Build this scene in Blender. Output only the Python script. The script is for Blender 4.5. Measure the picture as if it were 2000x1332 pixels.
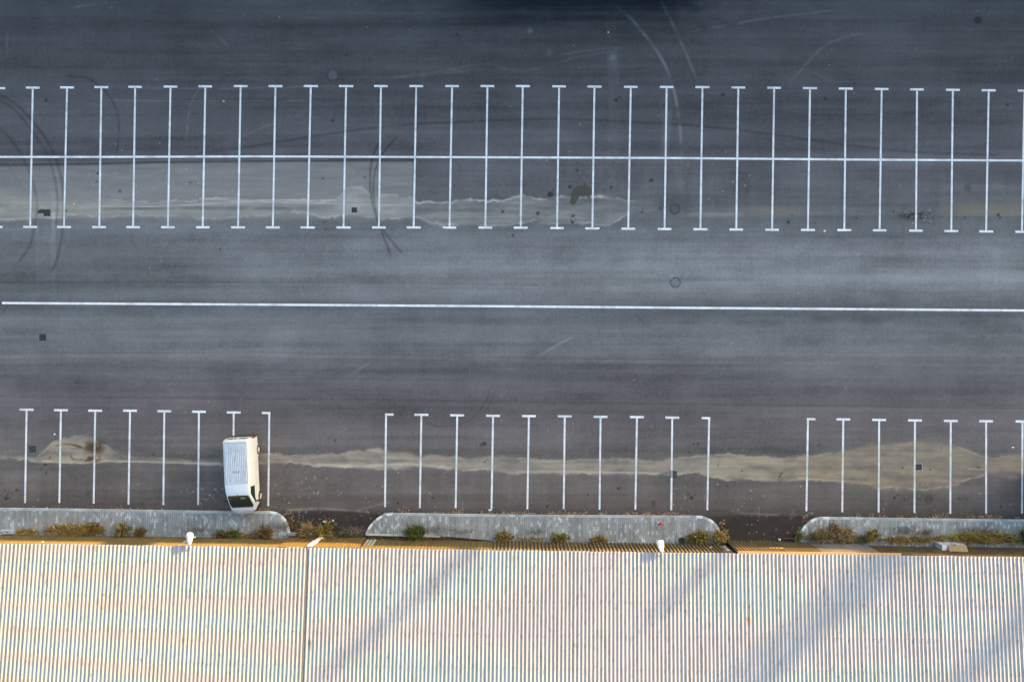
import bpy, bmesh, math, random
import numpy as np
from mathutils import Vector, Matrix

R = math.radians
random.seed(7)
rng = np.random.default_rng(7)
for o in list(bpy.data.objects):
    bpy.data.objects.remove(o)
scene = bpy.context.scene
COL = scene.collection

# ------------------------------------------------------------------ camera
CAM_H = 55.0
U = 28.0                                    # image pixels per metre on the ground
cam_d = bpy.data.cameras.new('camera')
cam = bpy.data.objects.new('camera', cam_d)
COL.objects.link(cam)
cam.location = (0, 0, CAM_H)
cam.rotation_euler = (0, 0, 0)
cam_d.sensor_width = 36.0
cam_d.lens = 36.0 * CAM_H / (2000 / U)
cam_d.clip_start = 1.0
cam_d.clip_end = 5000.0
scene.camera = cam

# ------------------------------------------------------------------ light
SUN_EL, SUN_AZ = 8.0, 50.0                 # azimuth measured from +y towards +x
w = bpy.data.worlds.new('World')
scene.world = w
w.use_nodes = True
nt = w.node_tree
bg = nt.nodes['Background']
sky = nt.nodes.new('ShaderNodeTexSky')
sky.sky_type = 'NISHITA'
sky.sun_disc = False
sky.sun_elevation = R(SUN_EL)
sky.sun_rotation = R(SUN_AZ)
sky.air_density = 0.8
sky.dust_density = 1.8
sky.ozone_density = 0.4
nt.links.new(sky.outputs[0], bg.inputs[0])
bg.inputs[1].default_value = 0.15
sun_d = bpy.data.lights.new('sun', 'SUN')
sun_d.energy = 4.6
sun_d.angle = R(0.40)
sun_d.color = (1.0, 0.62, 0.26)
sun = bpy.data.objects.new('sun', sun_d)
COL.objects.link(sun)
sdir = Vector((math.sin(R(SUN_AZ)) * math.cos(R(SUN_EL)), math.cos(R(SUN_AZ)) * math.cos(R(SUN_EL)), math.sin(R(SUN_EL))))
sun.rotation_euler = sdir.to_track_quat('Z', 'Y').to_euler()
sun.location = (60, 60, 60)
scene.view_settings.view_transform = 'Standard'
scene.view_settings.look = 'None'
scene.view_settings.exposure = 2.65
scene.view_settings.gamma = 1.0

# ------------------------------------------------------------------ helpers
def px_to_xy(u, v):
    """image pixels on the ground plane (28 units = 1 m, origin top left) -> metres"""
    return ((u - 1000.0) / U, (666.0 - v) / U)

def px_to_xyz(u, v, z):  # image pixel to metres for a point at height z
    k = (CAM_H - z) / CAM_H
    return ((u - 1000.0) / U * k, (666.0 - v) / U * k, z)

def lin(c):
    c = np.asarray(c, float) / 255.0
    return np.where(c <= 0.04045, c / 12.92, ((c + 0.055) / 1.055) ** 2.4)

def tag(o, label, cat=None, group=None, kind=None):
    o['label'] = label
    if cat: o['category'] = cat
    if group: o['group'] = group
    if kind: o['kind'] = kind
    return o

class MB:
    def __init__(s):
        s.v, s.f, s.c = [], [], []
        s.col = (1, 1, 1)
    def pt(s, p, c=None):
        s.v.append(tuple(p)); s.c.append(tuple(c or s.col)); return len(s.v) - 1
    def face(s, pts, c=None):
        s.f.append([s.pt(p, c) for p in pts])
    def box(s, lo, hi, c=None, M=None):
        x0, y0, z0 = lo; x1, y1, z1 = hi
        P = [Vector(p) for p in ((x0,y0,z0),(x1,y0,z0),(x1,y1,z0),(x0,y1,z0),(x0,y0,z1),(x1,y0,z1),(x1,y1,z1),(x0,y1,z1))]
        if M is not None: P = [M @ p for p in P]
        i = [s.pt(p, c) for p in P]
        for q in ((0,3,2,1),(4,5,6,7),(0,1,5,4),(1,2,6,5),(2,3,7,6),(3,0,4,7)):
            s.f.append([i[k] for k in q])
    def tube(s, p0, p1, r0, r1=None, n=8, c=None, caps=True):
        r1 = r0 if r1 is None else r1
        p0, p1 = Vector(p0), Vector(p1)
        d = (p1 - p0).normalized()
        a = d.orthogonal().normalized(); b = d.cross(a)
        A = [s.pt(p0 + (a * math.cos(t) + b * math.sin(t)) * r0, c) for t in (2 * math.pi * k / n for k in range(n))]
        B = [s.pt(p1 + (a * math.cos(t) + b * math.sin(t)) * r1, c) for t in (2 * math.pi * k / n for k in range(n))]
        for k in range(n):
            s.f.append([A[k], A[(k + 1) % n], B[(k + 1) % n], B[k]])
        if caps:
            s.f.append(A[::-1]); s.f.append(B)
    def grid(s, rows, c=None, closed=False):
        idx = [[s.pt(p, c) for p in r] for r in rows]
        for a, b in zip(idx[:-1], idx[1:]):
            n = len(a)
            for k in range(n if closed else n - 1):
                s.f.append([a[k], a[(k + 1) % n], b[(k + 1) % n], b[k]])
        return idx
    def prism(s, poly, z0, z1, c=None):
        a = [s.pt((x, y, z0), c) for x, y in poly]
        b = [s.pt((x, y, z1), c) for x, y in poly]
        n = len(poly)
        s.f.append(b)
        for k in range(n):
            s.f.append([a[k], a[(k + 1) % n], b[(k + 1) % n], b[k]])
    def build(s, name, mat, parent=None, loc=(0, 0, 0), smooth=False, bevel=0):
        me = bpy.data.meshes.new(name)
        me.from_pydata(s.v, [], s.f)
        at = me.color_attributes.new('Col', 'FLOAT_COLOR', 'POINT')
        arr = np.ones((len(s.v), 4), np.float32); arr[:, :3] = np.array(s.c, np.float32).reshape(-1, 3)
        at.data.foreach_set('color', arr.ravel())
        me.materials.append(mat)
        if smooth:
            me.polygons.foreach_set('use_smooth', [True] * len(me.polygons))
        me.update()
        o = bpy.data.objects.new(name, me)
        o.location = loc
        COL.objects.link(o)
        if parent: o.parent = parent
        if bevel:
            b = o.modifiers.new('bevel', 'BEVEL'); b.width = bevel; b.segments = 2; b.limit_method = 'ANGLE'
        return o

def np_mesh(name, verts, faces, cols, mat, parent=None, smooth=False):
    me = bpy.data.meshes.new(name)
    me.vertices.add(len(verts)); me.vertices.foreach_set('co', verts.astype(np.float32).ravel())
    me.loops.add(faces.size); me.loops.foreach_set('vertex_index', faces.astype(np.int32).ravel())
    me.polygons.add(len(faces))
    me.polygons.foreach_set('loop_start', np.arange(0, faces.size, 4, dtype=np.int32))
    at = me.color_attributes.new('Col', 'FLOAT_COLOR', 'POINT')
    arr = np.ones((len(verts), 4), np.float32); arr[:, :3] = cols
    at.data.foreach_set('color', arr.ravel())
    me.materials.append(mat)
    me.update(calc_edges=True)
    if smooth: me.polygons.foreach_set('use_smooth', np.ones(len(faces), bool))
    o = bpy.data.objects.new(name, me); COL.objects.link(o)
    if parent: o.parent = parent
    return o

def grid_faces(nr, nc):
    i = np.arange(nr * nc).reshape(nr, nc)
    return np.stack([i[:-1, :-1], i[:-1, 1:], i[1:, 1:], i[1:, :-1]], -1).reshape(-1, 4)

def empty(name, loc, rz=0):
    o = bpy.data.objects.new(name, None); COL.objects.link(o)
    o.location = loc; o.rotation_euler = (0, 0, rz); o.empty_display_size = .3
    return o

def mat(name, col=(.5, .5, .5), rough=.7, metal=0.0, attr=False, noise=.12, nscale=3.0, spec=.5, fine=0.0, stretch=(1, 1, 1), bump=0.0, bscale=60):
    m = bpy.data.materials.new(name); m.use_nodes = True
    t = m.node_tree; b = t.nodes['Principled BSDF']
    b.inputs['Roughness'].default_value = rough; b.inputs['Metallic'].default_value = metal
    b.inputs['Specular IOR Level'].default_value = spec
    tc = t.nodes.new('ShaderNodeTexCoord'); mp = t.nodes.new('ShaderNodeMapping')
    mp.inputs['Scale'].default_value = stretch
    t.links.new(tc.outputs['Object'], mp.inputs[0])
    nz = t.nodes.new('ShaderNodeTexNoise'); nz.inputs['Scale'].default_value = nscale; nz.inputs['Detail'].default_value = 6
    t.links.new(mp.outputs[0], nz.inputs['Vector'])
    mr = t.nodes.new('ShaderNodeMapRange')
    mr.inputs['From Min'].default_value = .25; mr.inputs['From Max'].default_value = .75
    mr.inputs['To Min'].default_value = 1 - noise; mr.inputs['To Max'].default_value = 1 + noise
    t.links.new(nz.outputs['Fac'], mr.inputs['Value'])
    fac = mr.outputs[0]
    if fine:
        n2 = t.nodes.new('ShaderNodeTexNoise'); n2.inputs['Scale'].default_value = nscale * 14; n2.inputs['Detail'].default_value = 3
        t.links.new(mp.outputs[0], n2.inputs['Vector'])
        m2 = t.nodes.new('ShaderNodeMapRange')
        m2.inputs['From Min'].default_value = .25; m2.inputs['From Max'].default_value = .75
        m2.inputs['To Min'].default_value = 1 - fine; m2.inputs['To Max'].default_value = 1 + fine
        t.links.new(n2.outputs['Fac'], m2.inputs['Value'])
        mm = t.nodes.new('ShaderNodeMath'); mm.operation = 'MULTIPLY'
        t.links.new(fac, mm.inputs[0]); t.links.new(m2.outputs[0], mm.inputs[1]); fac = mm.outputs[0]
    mul = t.nodes.new('ShaderNodeVectorMath'); mul.operation = 'SCALE'
    if attr:
        a = t.nodes.new('ShaderNodeVertexColor'); a.layer_name = 'Col'
        t.links.new(a.outputs['Color'], mul.inputs[0])
    else:
        mul.inputs[0].default_value = col[:3]
    t.links.new(fac, mul.inputs['Scale'])
    t.links.new(mul.outputs[0], b.inputs['Base Color'])
    if bump:
        bp = t.nodes.new('ShaderNodeBump'); bp.inputs['Strength'].default_value = bump; bp.inputs['Distance'].default_value = .01
        n3 = t.nodes.new('ShaderNodeTexNoise'); n3.inputs['Scale'].default_value = bscale
        t.links.new(mp.outputs[0], n3.inputs['Vector']); t.links.new(n3.outputs['Fac'], bp.inputs['Height'])
        t.links.new(bp.outputs[0], b.inputs['Normal'])
    return m

# value noise in numpy
def vnoise(x, y, seed):
    r = np.random.default_rng(seed).random((256, 256))
    xi = np.floor(x).astype(int); yi = np.floor(y).astype(int)
    fx = x - xi; fy = y - yi
    fx = fx * fx * (3 - 2 * fx); fy = fy * fy * (3 - 2 * fy)
    a = r[yi & 255, xi & 255]; b = r[yi & 255, (xi + 1) & 255]
    c = r[(yi + 1) & 255, xi & 255]; d = r[(yi + 1) & 255, (xi + 1) & 255]
    return (a * (1 - fx) + b * fx) * (1 - fy) + (c * (1 - fx) + d * fx) * fy

def fbm(x, y, seed, octv=4, gain=.5):
    s = 0; a = 1; n = 0
    for k in range(octv):
        s = s + a * vnoise(x * 2 ** k + 17.3 * k, y * 2 ** k + 9.1 * k, seed + k); n += a; a *= gain
    return s / n - .5

def sstep(a, b, x):
    t = np.clip((x - a) / (b - a), 0, 1); return t * t * (3 - 2 * t)

# ------------------------------------------------------------------ asphalt
UU = np.arange(-70, 2071, 2.0); VV = np.arange(-70, 1073, 2.0)
X, Y = np.meshgrid(UU, VV)
GAIN = 0.92                                  # picture tone -> albedo
TINT = np.array([1.12, 1.0, 0.85])

def alb(c):
    return lin(c) * GAIN * TINT

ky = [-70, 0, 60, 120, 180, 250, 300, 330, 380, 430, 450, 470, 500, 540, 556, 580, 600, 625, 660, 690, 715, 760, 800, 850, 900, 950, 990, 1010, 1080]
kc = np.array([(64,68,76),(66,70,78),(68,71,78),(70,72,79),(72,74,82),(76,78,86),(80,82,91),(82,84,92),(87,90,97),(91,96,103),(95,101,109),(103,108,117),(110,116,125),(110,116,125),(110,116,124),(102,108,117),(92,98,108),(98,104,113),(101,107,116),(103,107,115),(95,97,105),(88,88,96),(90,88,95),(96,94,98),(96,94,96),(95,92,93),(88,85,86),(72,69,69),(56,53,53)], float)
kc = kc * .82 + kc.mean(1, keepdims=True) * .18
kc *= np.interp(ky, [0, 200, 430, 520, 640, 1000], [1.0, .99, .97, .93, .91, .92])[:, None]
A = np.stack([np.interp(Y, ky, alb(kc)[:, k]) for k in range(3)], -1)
# long wear streaks laid down by paver and sweeper
st = fbm(X / 420, Y / 7, 11, 5, .6) * .36 + fbm(X / 900, Y / 26, 21, 4) * .55 + fbm(X / 120, Y / 3.2, 31, 3) * .13 + fbm(X / 260, Y / 16, 36, 4) * .30
bl = fbm(X / 160, Y / 110, 41, 4) * .44 + fbm(X / 50, Y / 30, 43, 4) * .34
comb = fbm(X / 2.6, Y / 40, 51, 2) * .10 + fbm(X / 14, Y / 9, 52, 3) * .14
grain = (rng.random(X.shape) - .5) * .26
F = 1 + st + bl + comb + grain
lowv = sstep(905, 935, Y)
F += lowv * fbm(X / 14, Y / 120, 61, 3) * .30 * sstep(1005, 960, Y)
F += sstep(318, 345, Y) * sstep(450, 415, Y) * sstep(830, 1300, X) * fbm(X / 16, Y / 160, 62, 3) * .30
A *= np.clip(F, .45, 1.8)[..., None]
# lane is dustier to the right, older to the left
ln = sstep(455, 500, Y) * sstep(600, 560, Y)
A *= (1 + ln * (.16 * sstep(700, 1900, X) - .38 * sstep(800, 0, X)))[..., None]
A *= (1 - .16 * np.exp(-((Y - 590 - fbm(X / 90, Y / 50, 71, 3) * 26) / 9) ** 2) * sstep(1000, 1500, X))[..., None]
A *= (1 - .20 * np.exp(-((Y - 617 - fbm(X / 90, Y / 50, 72, 3) * 30) / 10) ** 2) * sstep(1250, 1600, X))[..., None]

def blend(m, c, raw=False):
    global A
    c = np.asarray(c, float) if raw else alb(c)
    A = A * (1 - m[..., None]) + c * m[..., None]

def mulm(m, f):
    global A
    A *= (1 + m * (f - 1))[..., None]

def poly_dist(pts, pad):
    D = np.full(X.shape, 1e6)
    p = np.array(pts, float)
    for a, b in zip(p[:-1], p[1:]):
        x0, x1 = min(a[0], b[0]) - pad, max(a[0], b[0]) + pad
        y0, y1 = min(a[1], b[1]) - pad, max(a[1], b[1]) + pad
        i0, i1 = np.searchsorted(UU, (x0, x1)); j0, j1 = np.searchsorted(VV, (y0, y1))
        if i1 <= i0 or j1 <= j0: continue
        xx, yy = X[j0:j1, i0:i1], Y[j0:j1, i0:i1]
        d = b - a; L = max(d @ d, 1e-6)
        t = np.clip(((xx - a[0]) * d[0] + (yy - a[1]) * d[1]) / L, 0, 1)
        dd = np.hypot(xx - a[0] - t * d[0], yy - a[1] - t * d[1])
        D[j0:j1, i0:i1] = np.minimum(D[j0:j1, i0:i1], dd)
    return D

def smooth(pts, n=8):
    p = np.array(pts, float); out = []
    for i in range(len(p) - 1):
        a = p[max(i - 1, 0)]; b = p[i]; c = p[i + 1]; d = p[min(i + 2, len(p) - 1)]
        for t in np.linspace(0, 1, n, endpoint=False):
            out.append(.5 * ((2 * b) + (c - a) * t + (2 * a - 5 * b + 4 * c - d) * t ** 2 + (3 * b - a - 3 * c + d) * t ** 3))
    out.append(p[-1]); return np.array(out)

wob = fbm(X / 26, Y / 18, 81, 5, .62)
ragw = fbm(X / 9, Y / 9, 87, 3) * 7
breaks = np.clip(.55 + fbm(X / 22, Y / 22, 88, 3) * 3.2, 0, 1.3)
def stroke(pts, width, alpha, f=None, c=None, ragged=.5, soft=1.0, fade=0):
    sp = smooth(pts)
    d = poly_dist(sp, width * 2 + 4)
    m = sstep(width / 2 + soft, max(width / 2 - soft, 0), d)
    m = m * alpha * np.clip(1 + wob * 2.6 * ragged, 0, 1.4)
    if fade:
        for e in (sp[0], sp[-1]):
            m = m * sstep(0, fade, np.hypot(X - e[0], Y - e[1]))
    if f is not None: mulm(np.clip(m, 0, 1), f)
    else: blend(np.clip(m, 0, 1), c)

def curve_y(pts):
    p = np.array(pts, float); return np.interp(X, p[:, 0], p[:, 1])

def spot(u, v, r, a=1.0, c=(38, 38, 44), soft=1.2, asp=1.0):
    i0, i1 = np.searchsorted(UU, (u - 3 * r - 5, u + 3 * r + 5)); j0, j1 = np.searchsorted(VV, (v - 3 * r - 5, v + 3 * r + 5))
    if i1 <= i0 or j1 <= j0: return
    xx, yy = X[j0:j1, i0:i1], Y[j0:j1, i0:i1]
    d = np.hypot(xx - u, (yy - v) * asp) * (1 + wob[j0:j1, i0:i1] * .5)
    m = (a * sstep(r + soft, max(r - soft, 0), d))[..., None]
    A[j0:j1, i0:i1] = A[j0:j1, i0:i1] * (1 - m) + alb(c) * m

def inpoly(pts, jit=0.0):
    p = np.array(pts, float); xx = X + wob * jit; yy = Y + np.roll(wob, 37, 1) * jit
    ins = np.zeros(X.shape, bool)
    j = len(p) - 1
    for i in range(len(p)):
        c = ((p[i, 1] > yy) != (p[j, 1] > yy)) & (xx < (p[j, 0] - p[i, 0]) * (yy - p[i, 1]) / (p[j, 1] - p[i, 1] + 1e-9) + p[i, 0])
        ins ^= c; j = i
    return ins.astype(float)

feather = 9 * np.clip(fbm(X / 80, Y / 60, 84, 3) * 3 + .15, 0, 1)
patchy = np.clip(1 + fbm(X / 45, Y / 12, 85, 4) * 1.9 + fbm(X / 12, Y / 6, 86, 3) * .8, .15, 1.5)
SED = np.zeros(X.shape)                      # silt mask, also dirties the paint
# repaved strip, paler, with a crisp top and end joint
top = curve_y([(-70, 326), (200, 322), (300, 319), (480, 317), (640, 316), (808, 315)])
m = sstep(-1, 3, Y - top) * sstep(440, 415, Y) * sstep(809.5, 806.5, X)
blend(m * .62 * (1 - .25 * sstep(200, 0, X)) * np.clip(1 + fbm(X / 60, Y / 6, 91, 4) * .9, 0, 1.3), (127, 128, 131))
stroke([(-60, 322), (200, 319), (300, 316.5), (480, 315), (640, 314), (806, 313)], 5, .75, f=.55, ragged=.7)
stroke([(-60, 318.5), (130, 318), (300, 314), (420, 313), (640, 312)], 2, .35, c=(120, 122, 128))
stroke([(806, 315), (808, 335), (808, 395)], 3, .5, f=.65)
# silt band along the upper drain line
TE = [(-70,382),(0,382),(40,386),(70,384),(100,380),(128,381),(160,386),(200,389),(260,393),(330,393),(380,390),(410,385),(450,384),(490,391),(560,391),(620,391),(655,391),(664,380),(676,369),(692,365),(708,364),(716,372),(724,384),(745,383),(765,379),(785,386),(800,387),(814,396),(840,396),(858,397.5),(880,393),(910,390.5),(950,393),(975,391),(1000,386),(1020,383),(1040,388),(1065,389),(1085,383),(1105,382),(1160,381.5),(1185,383),(1230,392),(1260,392)]
BE = [(-70,436),(0,432),(60,428),(90,426),(120,424),(140,421),(180,425),(205,426),(250,423),(262,420),(275,422),(300,422),(350,422),(372,421),(385,428),(420,429),(450,428),(470,424),(500,421),(520,423),(540,417),(560,415),(600,417),(620,424),(640,427.5),(655,426),(672,418),(690,420),(720,426),(750,429),(790,425),(808,424),(840,436),(870,441),(900,439),(960,442),(990,441),(1010,437),(1040,432),(1060,436),(1100,439),(1140,437),(1170,441),(1190,438),(1205,431),(1225,422),(1250,416),(1280,410),(1300,402)]
te = curve_y(TE) + wob * 9 + ragw; be = curve_y(BE) + wob * 9 + ragw
endf = sstep(1330, 1170, X)
wl_ = np.interp(X, [120, 230], [16, 1.5]) + feather; m = sstep(-1, 1, (Y - te) / wl_) * sstep(-1, 1, (be - Y) / (1.5 + feather)) * endf * patchy
amt = np.interp(X, [-70, 0, 130, 180, 300, 640, 700, 760, 830, 1000, 1200, 1320], [.5, .5, .46, .42, .38, .36, .56, .48, .28, .30, .28, .10])
band = np.clip(1 + fbm(X / 90, Y / 4, 101, 4) * 1.5, .25, 1.6)
tone = np.interp(X, [0, 250, 800, 1300], [0, .35, .7, .6])[..., None]
csed = alb((146, 147, 141)) * (1 - tone) + alb((144, 148, 152)) * tone
A = A * (1 - (m * amt * band)[..., None]) + csed * (m * amt * band)[..., None]
SED = np.maximum(SED, m * amt)
dl = sstep(175, 230, X) * sstep(700, 560, X)
mulm(np.exp(-((Y - 407 + (X > 470) * (X - 470) * .0) / 4.2) ** 2) * dl * np.clip(.9 + wob * 2, 0, 1), .58)
mulm(np.exp(-((Y - 411) / 3.2) ** 2) * sstep(800, 830, X) * sstep(1010, 880, X), .75)
stroke([(190, 403.5), (330, 403), (470, 395), (600, 397), (700, 400), (806, 401)], 2.0, .55, c=(168, 168, 165), ragged=.6)
blend(np.clip(np.exp(-((Y - te - 1) / 1.7) ** 2) * breaks * .72 * sstep(190, 260, X) * sstep(1265, 1200, X), 0, 1), (166, 167, 165))
blend(np.clip(np.exp(-((Y - be + 1) / 1.7) ** 2) * np.roll(breaks, 90, 1) * .58 * sstep(1300, 1240, X), 0, 1), (160, 161, 160))
stroke([(390, 388), (440, 391), (475, 394), (520, 391), (600, 392), (656, 391)], 3.5, .5, c=(160, 160, 156), ragged=.6)
# fainter silt to the right of it
m = np.exp(-((Y - 412) / 10) ** 2) * sstep(1400, 1500, X) * sstep(1620, 1520, X); blend(m * .35, (124, 116, 106))
m = sstep(390, 405, Y) * sstep(425, 421, Y) * sstep(1820, 1890, X) * (1 + wob); blend(np.clip(m, 0, 1) * .42, (120, 114, 98))
m = np.exp(-((Y - 419) / 4) ** 2) * sstep(1320, 1370, X) * sstep(1460, 1440, X); blend(m * .4, (140, 135, 128))
mulm(np.exp(-(((X - 1785) / 42) ** 2 + ((Y - 424) / 12) ** 2)), .62)
mulm(np.exp(-(((X - 1318) / 34) ** 2 + ((Y - 402) / 22) ** 2)), .72)
# patched trench beside the left drain
for x0, x1, y0, y1, f in ((70, 74, 430, 560, 1.12), (100, 108, 415, 545, 1.22), (76, 100, 432, 448, .9), (74, 100, 452, 540, 1.08), (102, 120, 370, 425, 1.12)):
    mulm(sstep(x0 - 2, x0 + 1, X) * sstep(x1 + 2, x1 - 1, X) * sstep(y0 - 4, y0 + 4, Y) * sstep(y1 + 30, y1 - 10, Y), f)
blend(inpoly([(72, 417), (78, 409), (86, 408), (87, 416), (74, 418)], 3), (48, 48, 52))

# silt along the lower drain line
lt = [(-70,883),(20,890),(70,893),(100,868),(120,858),(150,854),(180,856),(215,876),(235,890),(300,895),(385,899),(430,895),(500,886),(530,886),(560,889),(620,889),(660,886),(680,882),(712,882),(725,877),(742,877),(755,882),(790,884),(812,890),(850,889),(890,892),(915,895),(960,893),(1000,895),(1060,897),(1120,897),(1230,896),(1262,900),(1290,901),(1310,895),(1345,893),(1385,887),(1420,885),(1450,890),(1490,891),(1530,894),(1560,890),(1600,888),(1630,884),(1660,878),(1700,872),(1750,867),(1830,865),(1870,872),(1905,886),(1925,893),(1950,892),(1975,889),(2070,885)]
lb = [(-70,892),(20,896),(70,899),(90,902),(130,904),(170,904),(200,902),(235,902),(330,905),(430,907),(500,904),(560,905),(610,909),(680,912),(740,916),(790,915),(815,909),(850,912),(880,917),(905,919),(940,918),(980,921),(1010,926),(1060,926),(1130,925),(1200,924),(1290,926),(1310,928),(1350,925),(1365,923),(1385,930),(1420,938),(1460,936),(1520,938),(1560,937),(1600,938),(1640,942),(1690,949),(1740,953),(1790,956),(1830,953),(1870,946),(1895,935),(1925,929),(1960,930),(1985,933),(2070,929)]
te = curve_y(lt) + wob * 9 + ragw * .7; be = curve_y(lb) + wob * 9 + ragw * .7
feather = feather + 7 * sstep(1580, 1680, X)
m = sstep(-1, 1, (Y - te) / (1.8 + feather)) * sstep(-1, 1, (be - Y) / (1.8 + feather * .8)) * np.clip(patchy, .4, 1.3)
amt = np.interp(X, [-70, 0, 60, 90, 130, 215, 240, 330, 480, 560, 640, 690, 790, 840, 1200, 1300, 1385, 1560, 1640, 1800, 1880, 1910, 1960, 2070], [.25, .25, .2, .45, .6, .45, .2, .25, .32, .38, .42, .62, .62, .42, .42, .40, .52, .55, .42, .42, .32, .2, .40, .45])
tone = np.interp(X, [0, 250, 500, 800, 1380, 1600, 2000], [.85, .2, .2, .25, .35, .95, .8])[..., None]
csed = alb((157, 155, 146)) * (1 - tone) + alb((146, 136, 116)) * tone
band = np.clip(1 + fbm(X / 110, Y / 5, 111, 4) * 1.0, .4, 1.5)
A = A * (1 - (m * amt * band)[..., None]) + csed * (m * amt * band)[..., None]
SED = np.maximum(SED, m * amt)
blend(np.clip(np.exp(-((Y - be + 1) / 1.8) ** 2) * breaks * .5, 0, 1), (168, 166, 157))
blend(np.clip(np.exp(-((Y - te - 1) / 1.8) ** 2) * np.roll(breaks, 60, 1) * .36, 0, 1), (158, 157, 150))
stroke([(84, 900), (130, 903.5), (165, 904), (190, 900), (250, 901), (330, 903), (430, 905)], 3, .55, c=(172, 168, 152), ragged=.4)
stroke([(620, 907), (690, 910), (790, 907), (850, 911), (880, 914)], 6, .45, c=(176, 172, 158), ragged=1.0)
stroke([(1010, 921), (1100, 921), (1190, 922), (1290, 924)], 3, .4, c=(170, 168, 158))
stroke([(1560, 934), (1640, 939), (1700, 944)], 2, .5, c=(165, 158, 142)); stroke([(1620, 928), (1650, 920)], 2, .4, c=(170, 160, 142))
stroke([(530, 893), (590, 896), (640, 890)], 2, .5, c=(150, 148, 142)); stroke([(590, 894), (650, 885)], 2, .4, c=(150, 148, 142))
stroke([(1890, 915), (1950, 918)], 2, .4, c=(160, 152, 134))
# brown rotting leaves caught in the silt
dn = fbm(X / 7, Y / 6, 121, 3)
m = np.exp(-(((X - 184) / 20) ** 4 + ((Y - 874) / 13) ** 4)) * sstep(-.26, -.08, dn); blend(np.clip(m, 0, 1) * .95, (66, 46, 32))
m = np.exp(-(((X - 180) / 17) ** 4 + ((Y - 896) / 6) ** 4)) * sstep(-.12, .02, dn); blend(np.clip(m, 0, 1) * .9, (66, 46, 32))
stroke([(110, 870), (125, 867.5), (145, 869), (158, 873)], 4, .8, c=(74, 58, 44), ragged=1)
stroke([(138, 890), (142, 896), (152, 898), (160, 897)], 3.5, .75, c=(74, 58, 44), ragged=1)
m = np.exp(-(((X - 737) / 9) ** 4 + ((Y - 897) / 6) ** 4)) * sstep(-.05, .12, dn); blend(np.clip(m, 0, 1) * .5, (104, 98, 78))

# dark earthy apron between and behind the pavements
edge = curve_y([(-70, 1004), (560, 1001), (590, 998), (640, 997), (700, 998), (720, 1001), (1000, 1008), (1390, 1008), (1480, 1005), (1580, 1008), (2070, 1016)]) + wob * 5
m = sstep(-2, 4, Y - edge)
blend(m * .85, (46, 43, 43))
A *= (1 + m * fbm(X / 9, Y / 9, 131, 4) * .7)[..., None]
stroke([(560, 996), (600, 994), (650, 994), (700, 998), (720, 1000)], 4, .5, c=(128, 124, 120), ragged=1.6)
stroke([(700, 996), (730, 988), (760, 980)], 5, .25, c=(128, 124, 120), ragged=1.6)
stroke([(1430, 996), (1450, 1002), (1490, 1004), (1520, 1005)], 4, .4, c=(112, 110, 108), ragged=1.4)
stroke([(1482, 992), (1482, 1008)], 4, .3, c=(112, 110, 108)); stroke([(1550, 998), (1545, 1010)], 8, .3, c=(112, 110, 108), ragged=1.6)
soil = sstep(1030, 1044, Y + wob * 10) * (1 - sstep(1395, 1420, X) * sstep(1580, 1550, X) * .9)
blend(soil * .7, (84, 76, 62))

# joints in the mat
for pts, wd, f in (([(-60,552),(250,551),(430,551),(660,552),(800,554),(1050,557)], 3, .78), ([(-60,555.5),(250,554.5),(660,556),(1050,561)], 3, 1.10),
                   ([(-60,698),(200,694),(500,693),(700,697),(1000,703),(1300,707),(1700,711),(2060,714)], 5, 1.16), ([(-60,690),(200,689),(500,688),(700,692),(1000,697),(1300,701)], 4, .92),
                   ([(-60,773),(400,778),(700,780),(900,783),(1334,789),(1600,793),(2060,798)], 4, .80), ([(600,737),(760,741),(950,743)], 4, .85),
                   ([(1400,566),(1700,568),(2060,570)], 4, .9), ([(400,720),(700,724),(1000,728)], 5, .93), ([(1560,424),(1800,423),(2060,424)], 2, .8)):
    stroke(pts, wd, .8, f=f, ragged=.8)
# tyre marks
DK = .50
for pts, wd, al in (
    ([(748,268),(730,300),(723,340),(725,385),(735,425),(752,470),(766,505)], 3.8, .95),
    ([(780,263),(757,288),(740,315),(730,350),(731,395),(741,435),(760,465),(790,500)], 3.6, .95),
    ([(-10,182),(30,203),(70,245),(100,290),(118,340),(125,390),(124,440),(113,500),(96,540)], 5.5, .66),
    ([(-10,190),(25,212),(60,252),(90,300),(107,350),(112,400),(108,450)], 5.5, .52),
    ([(-10,242),(20,272),(45,310),(62,350),(72,390),(70,430),(58,480),(30,520)], 5.5, .52),
    ([(120,148),(165,152),(190,165),(215,190),(230,225),(232,265),(226,310)], 3.6, .7),
    ([(380,300),(480,288),(580,272),(670,258),(760,247),(860,240),(1000,235),(1100,233),(1200,237),(1300,242),(1400,250),(1500,262),(1600,276),(1700,289),(1800,298),(1960,304)], 5, .55),
    ([(960,752),(948,785),(925,815),(895,829),(860,833),(822,822)], 2.2, .6), ([(968,758),(955,792),(930,822),(905,832)], 2.0, .4),
    ([(1240,605),(1255,628),(1290,650)], 3, .3), ([(250,460),(275,495)], 4, .3), ([(310,450),(360,490)], 4, .25), ([(374,442),(375,476)], 4, .35),
    ([(0,620),(15,596)], 4, .3), ([(-10,310),(20,330),(50,380)], 3, .25)):
    stroke(pts, wd, al, f=DK, ragged=.5, soft=1.3, fade=18)
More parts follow.
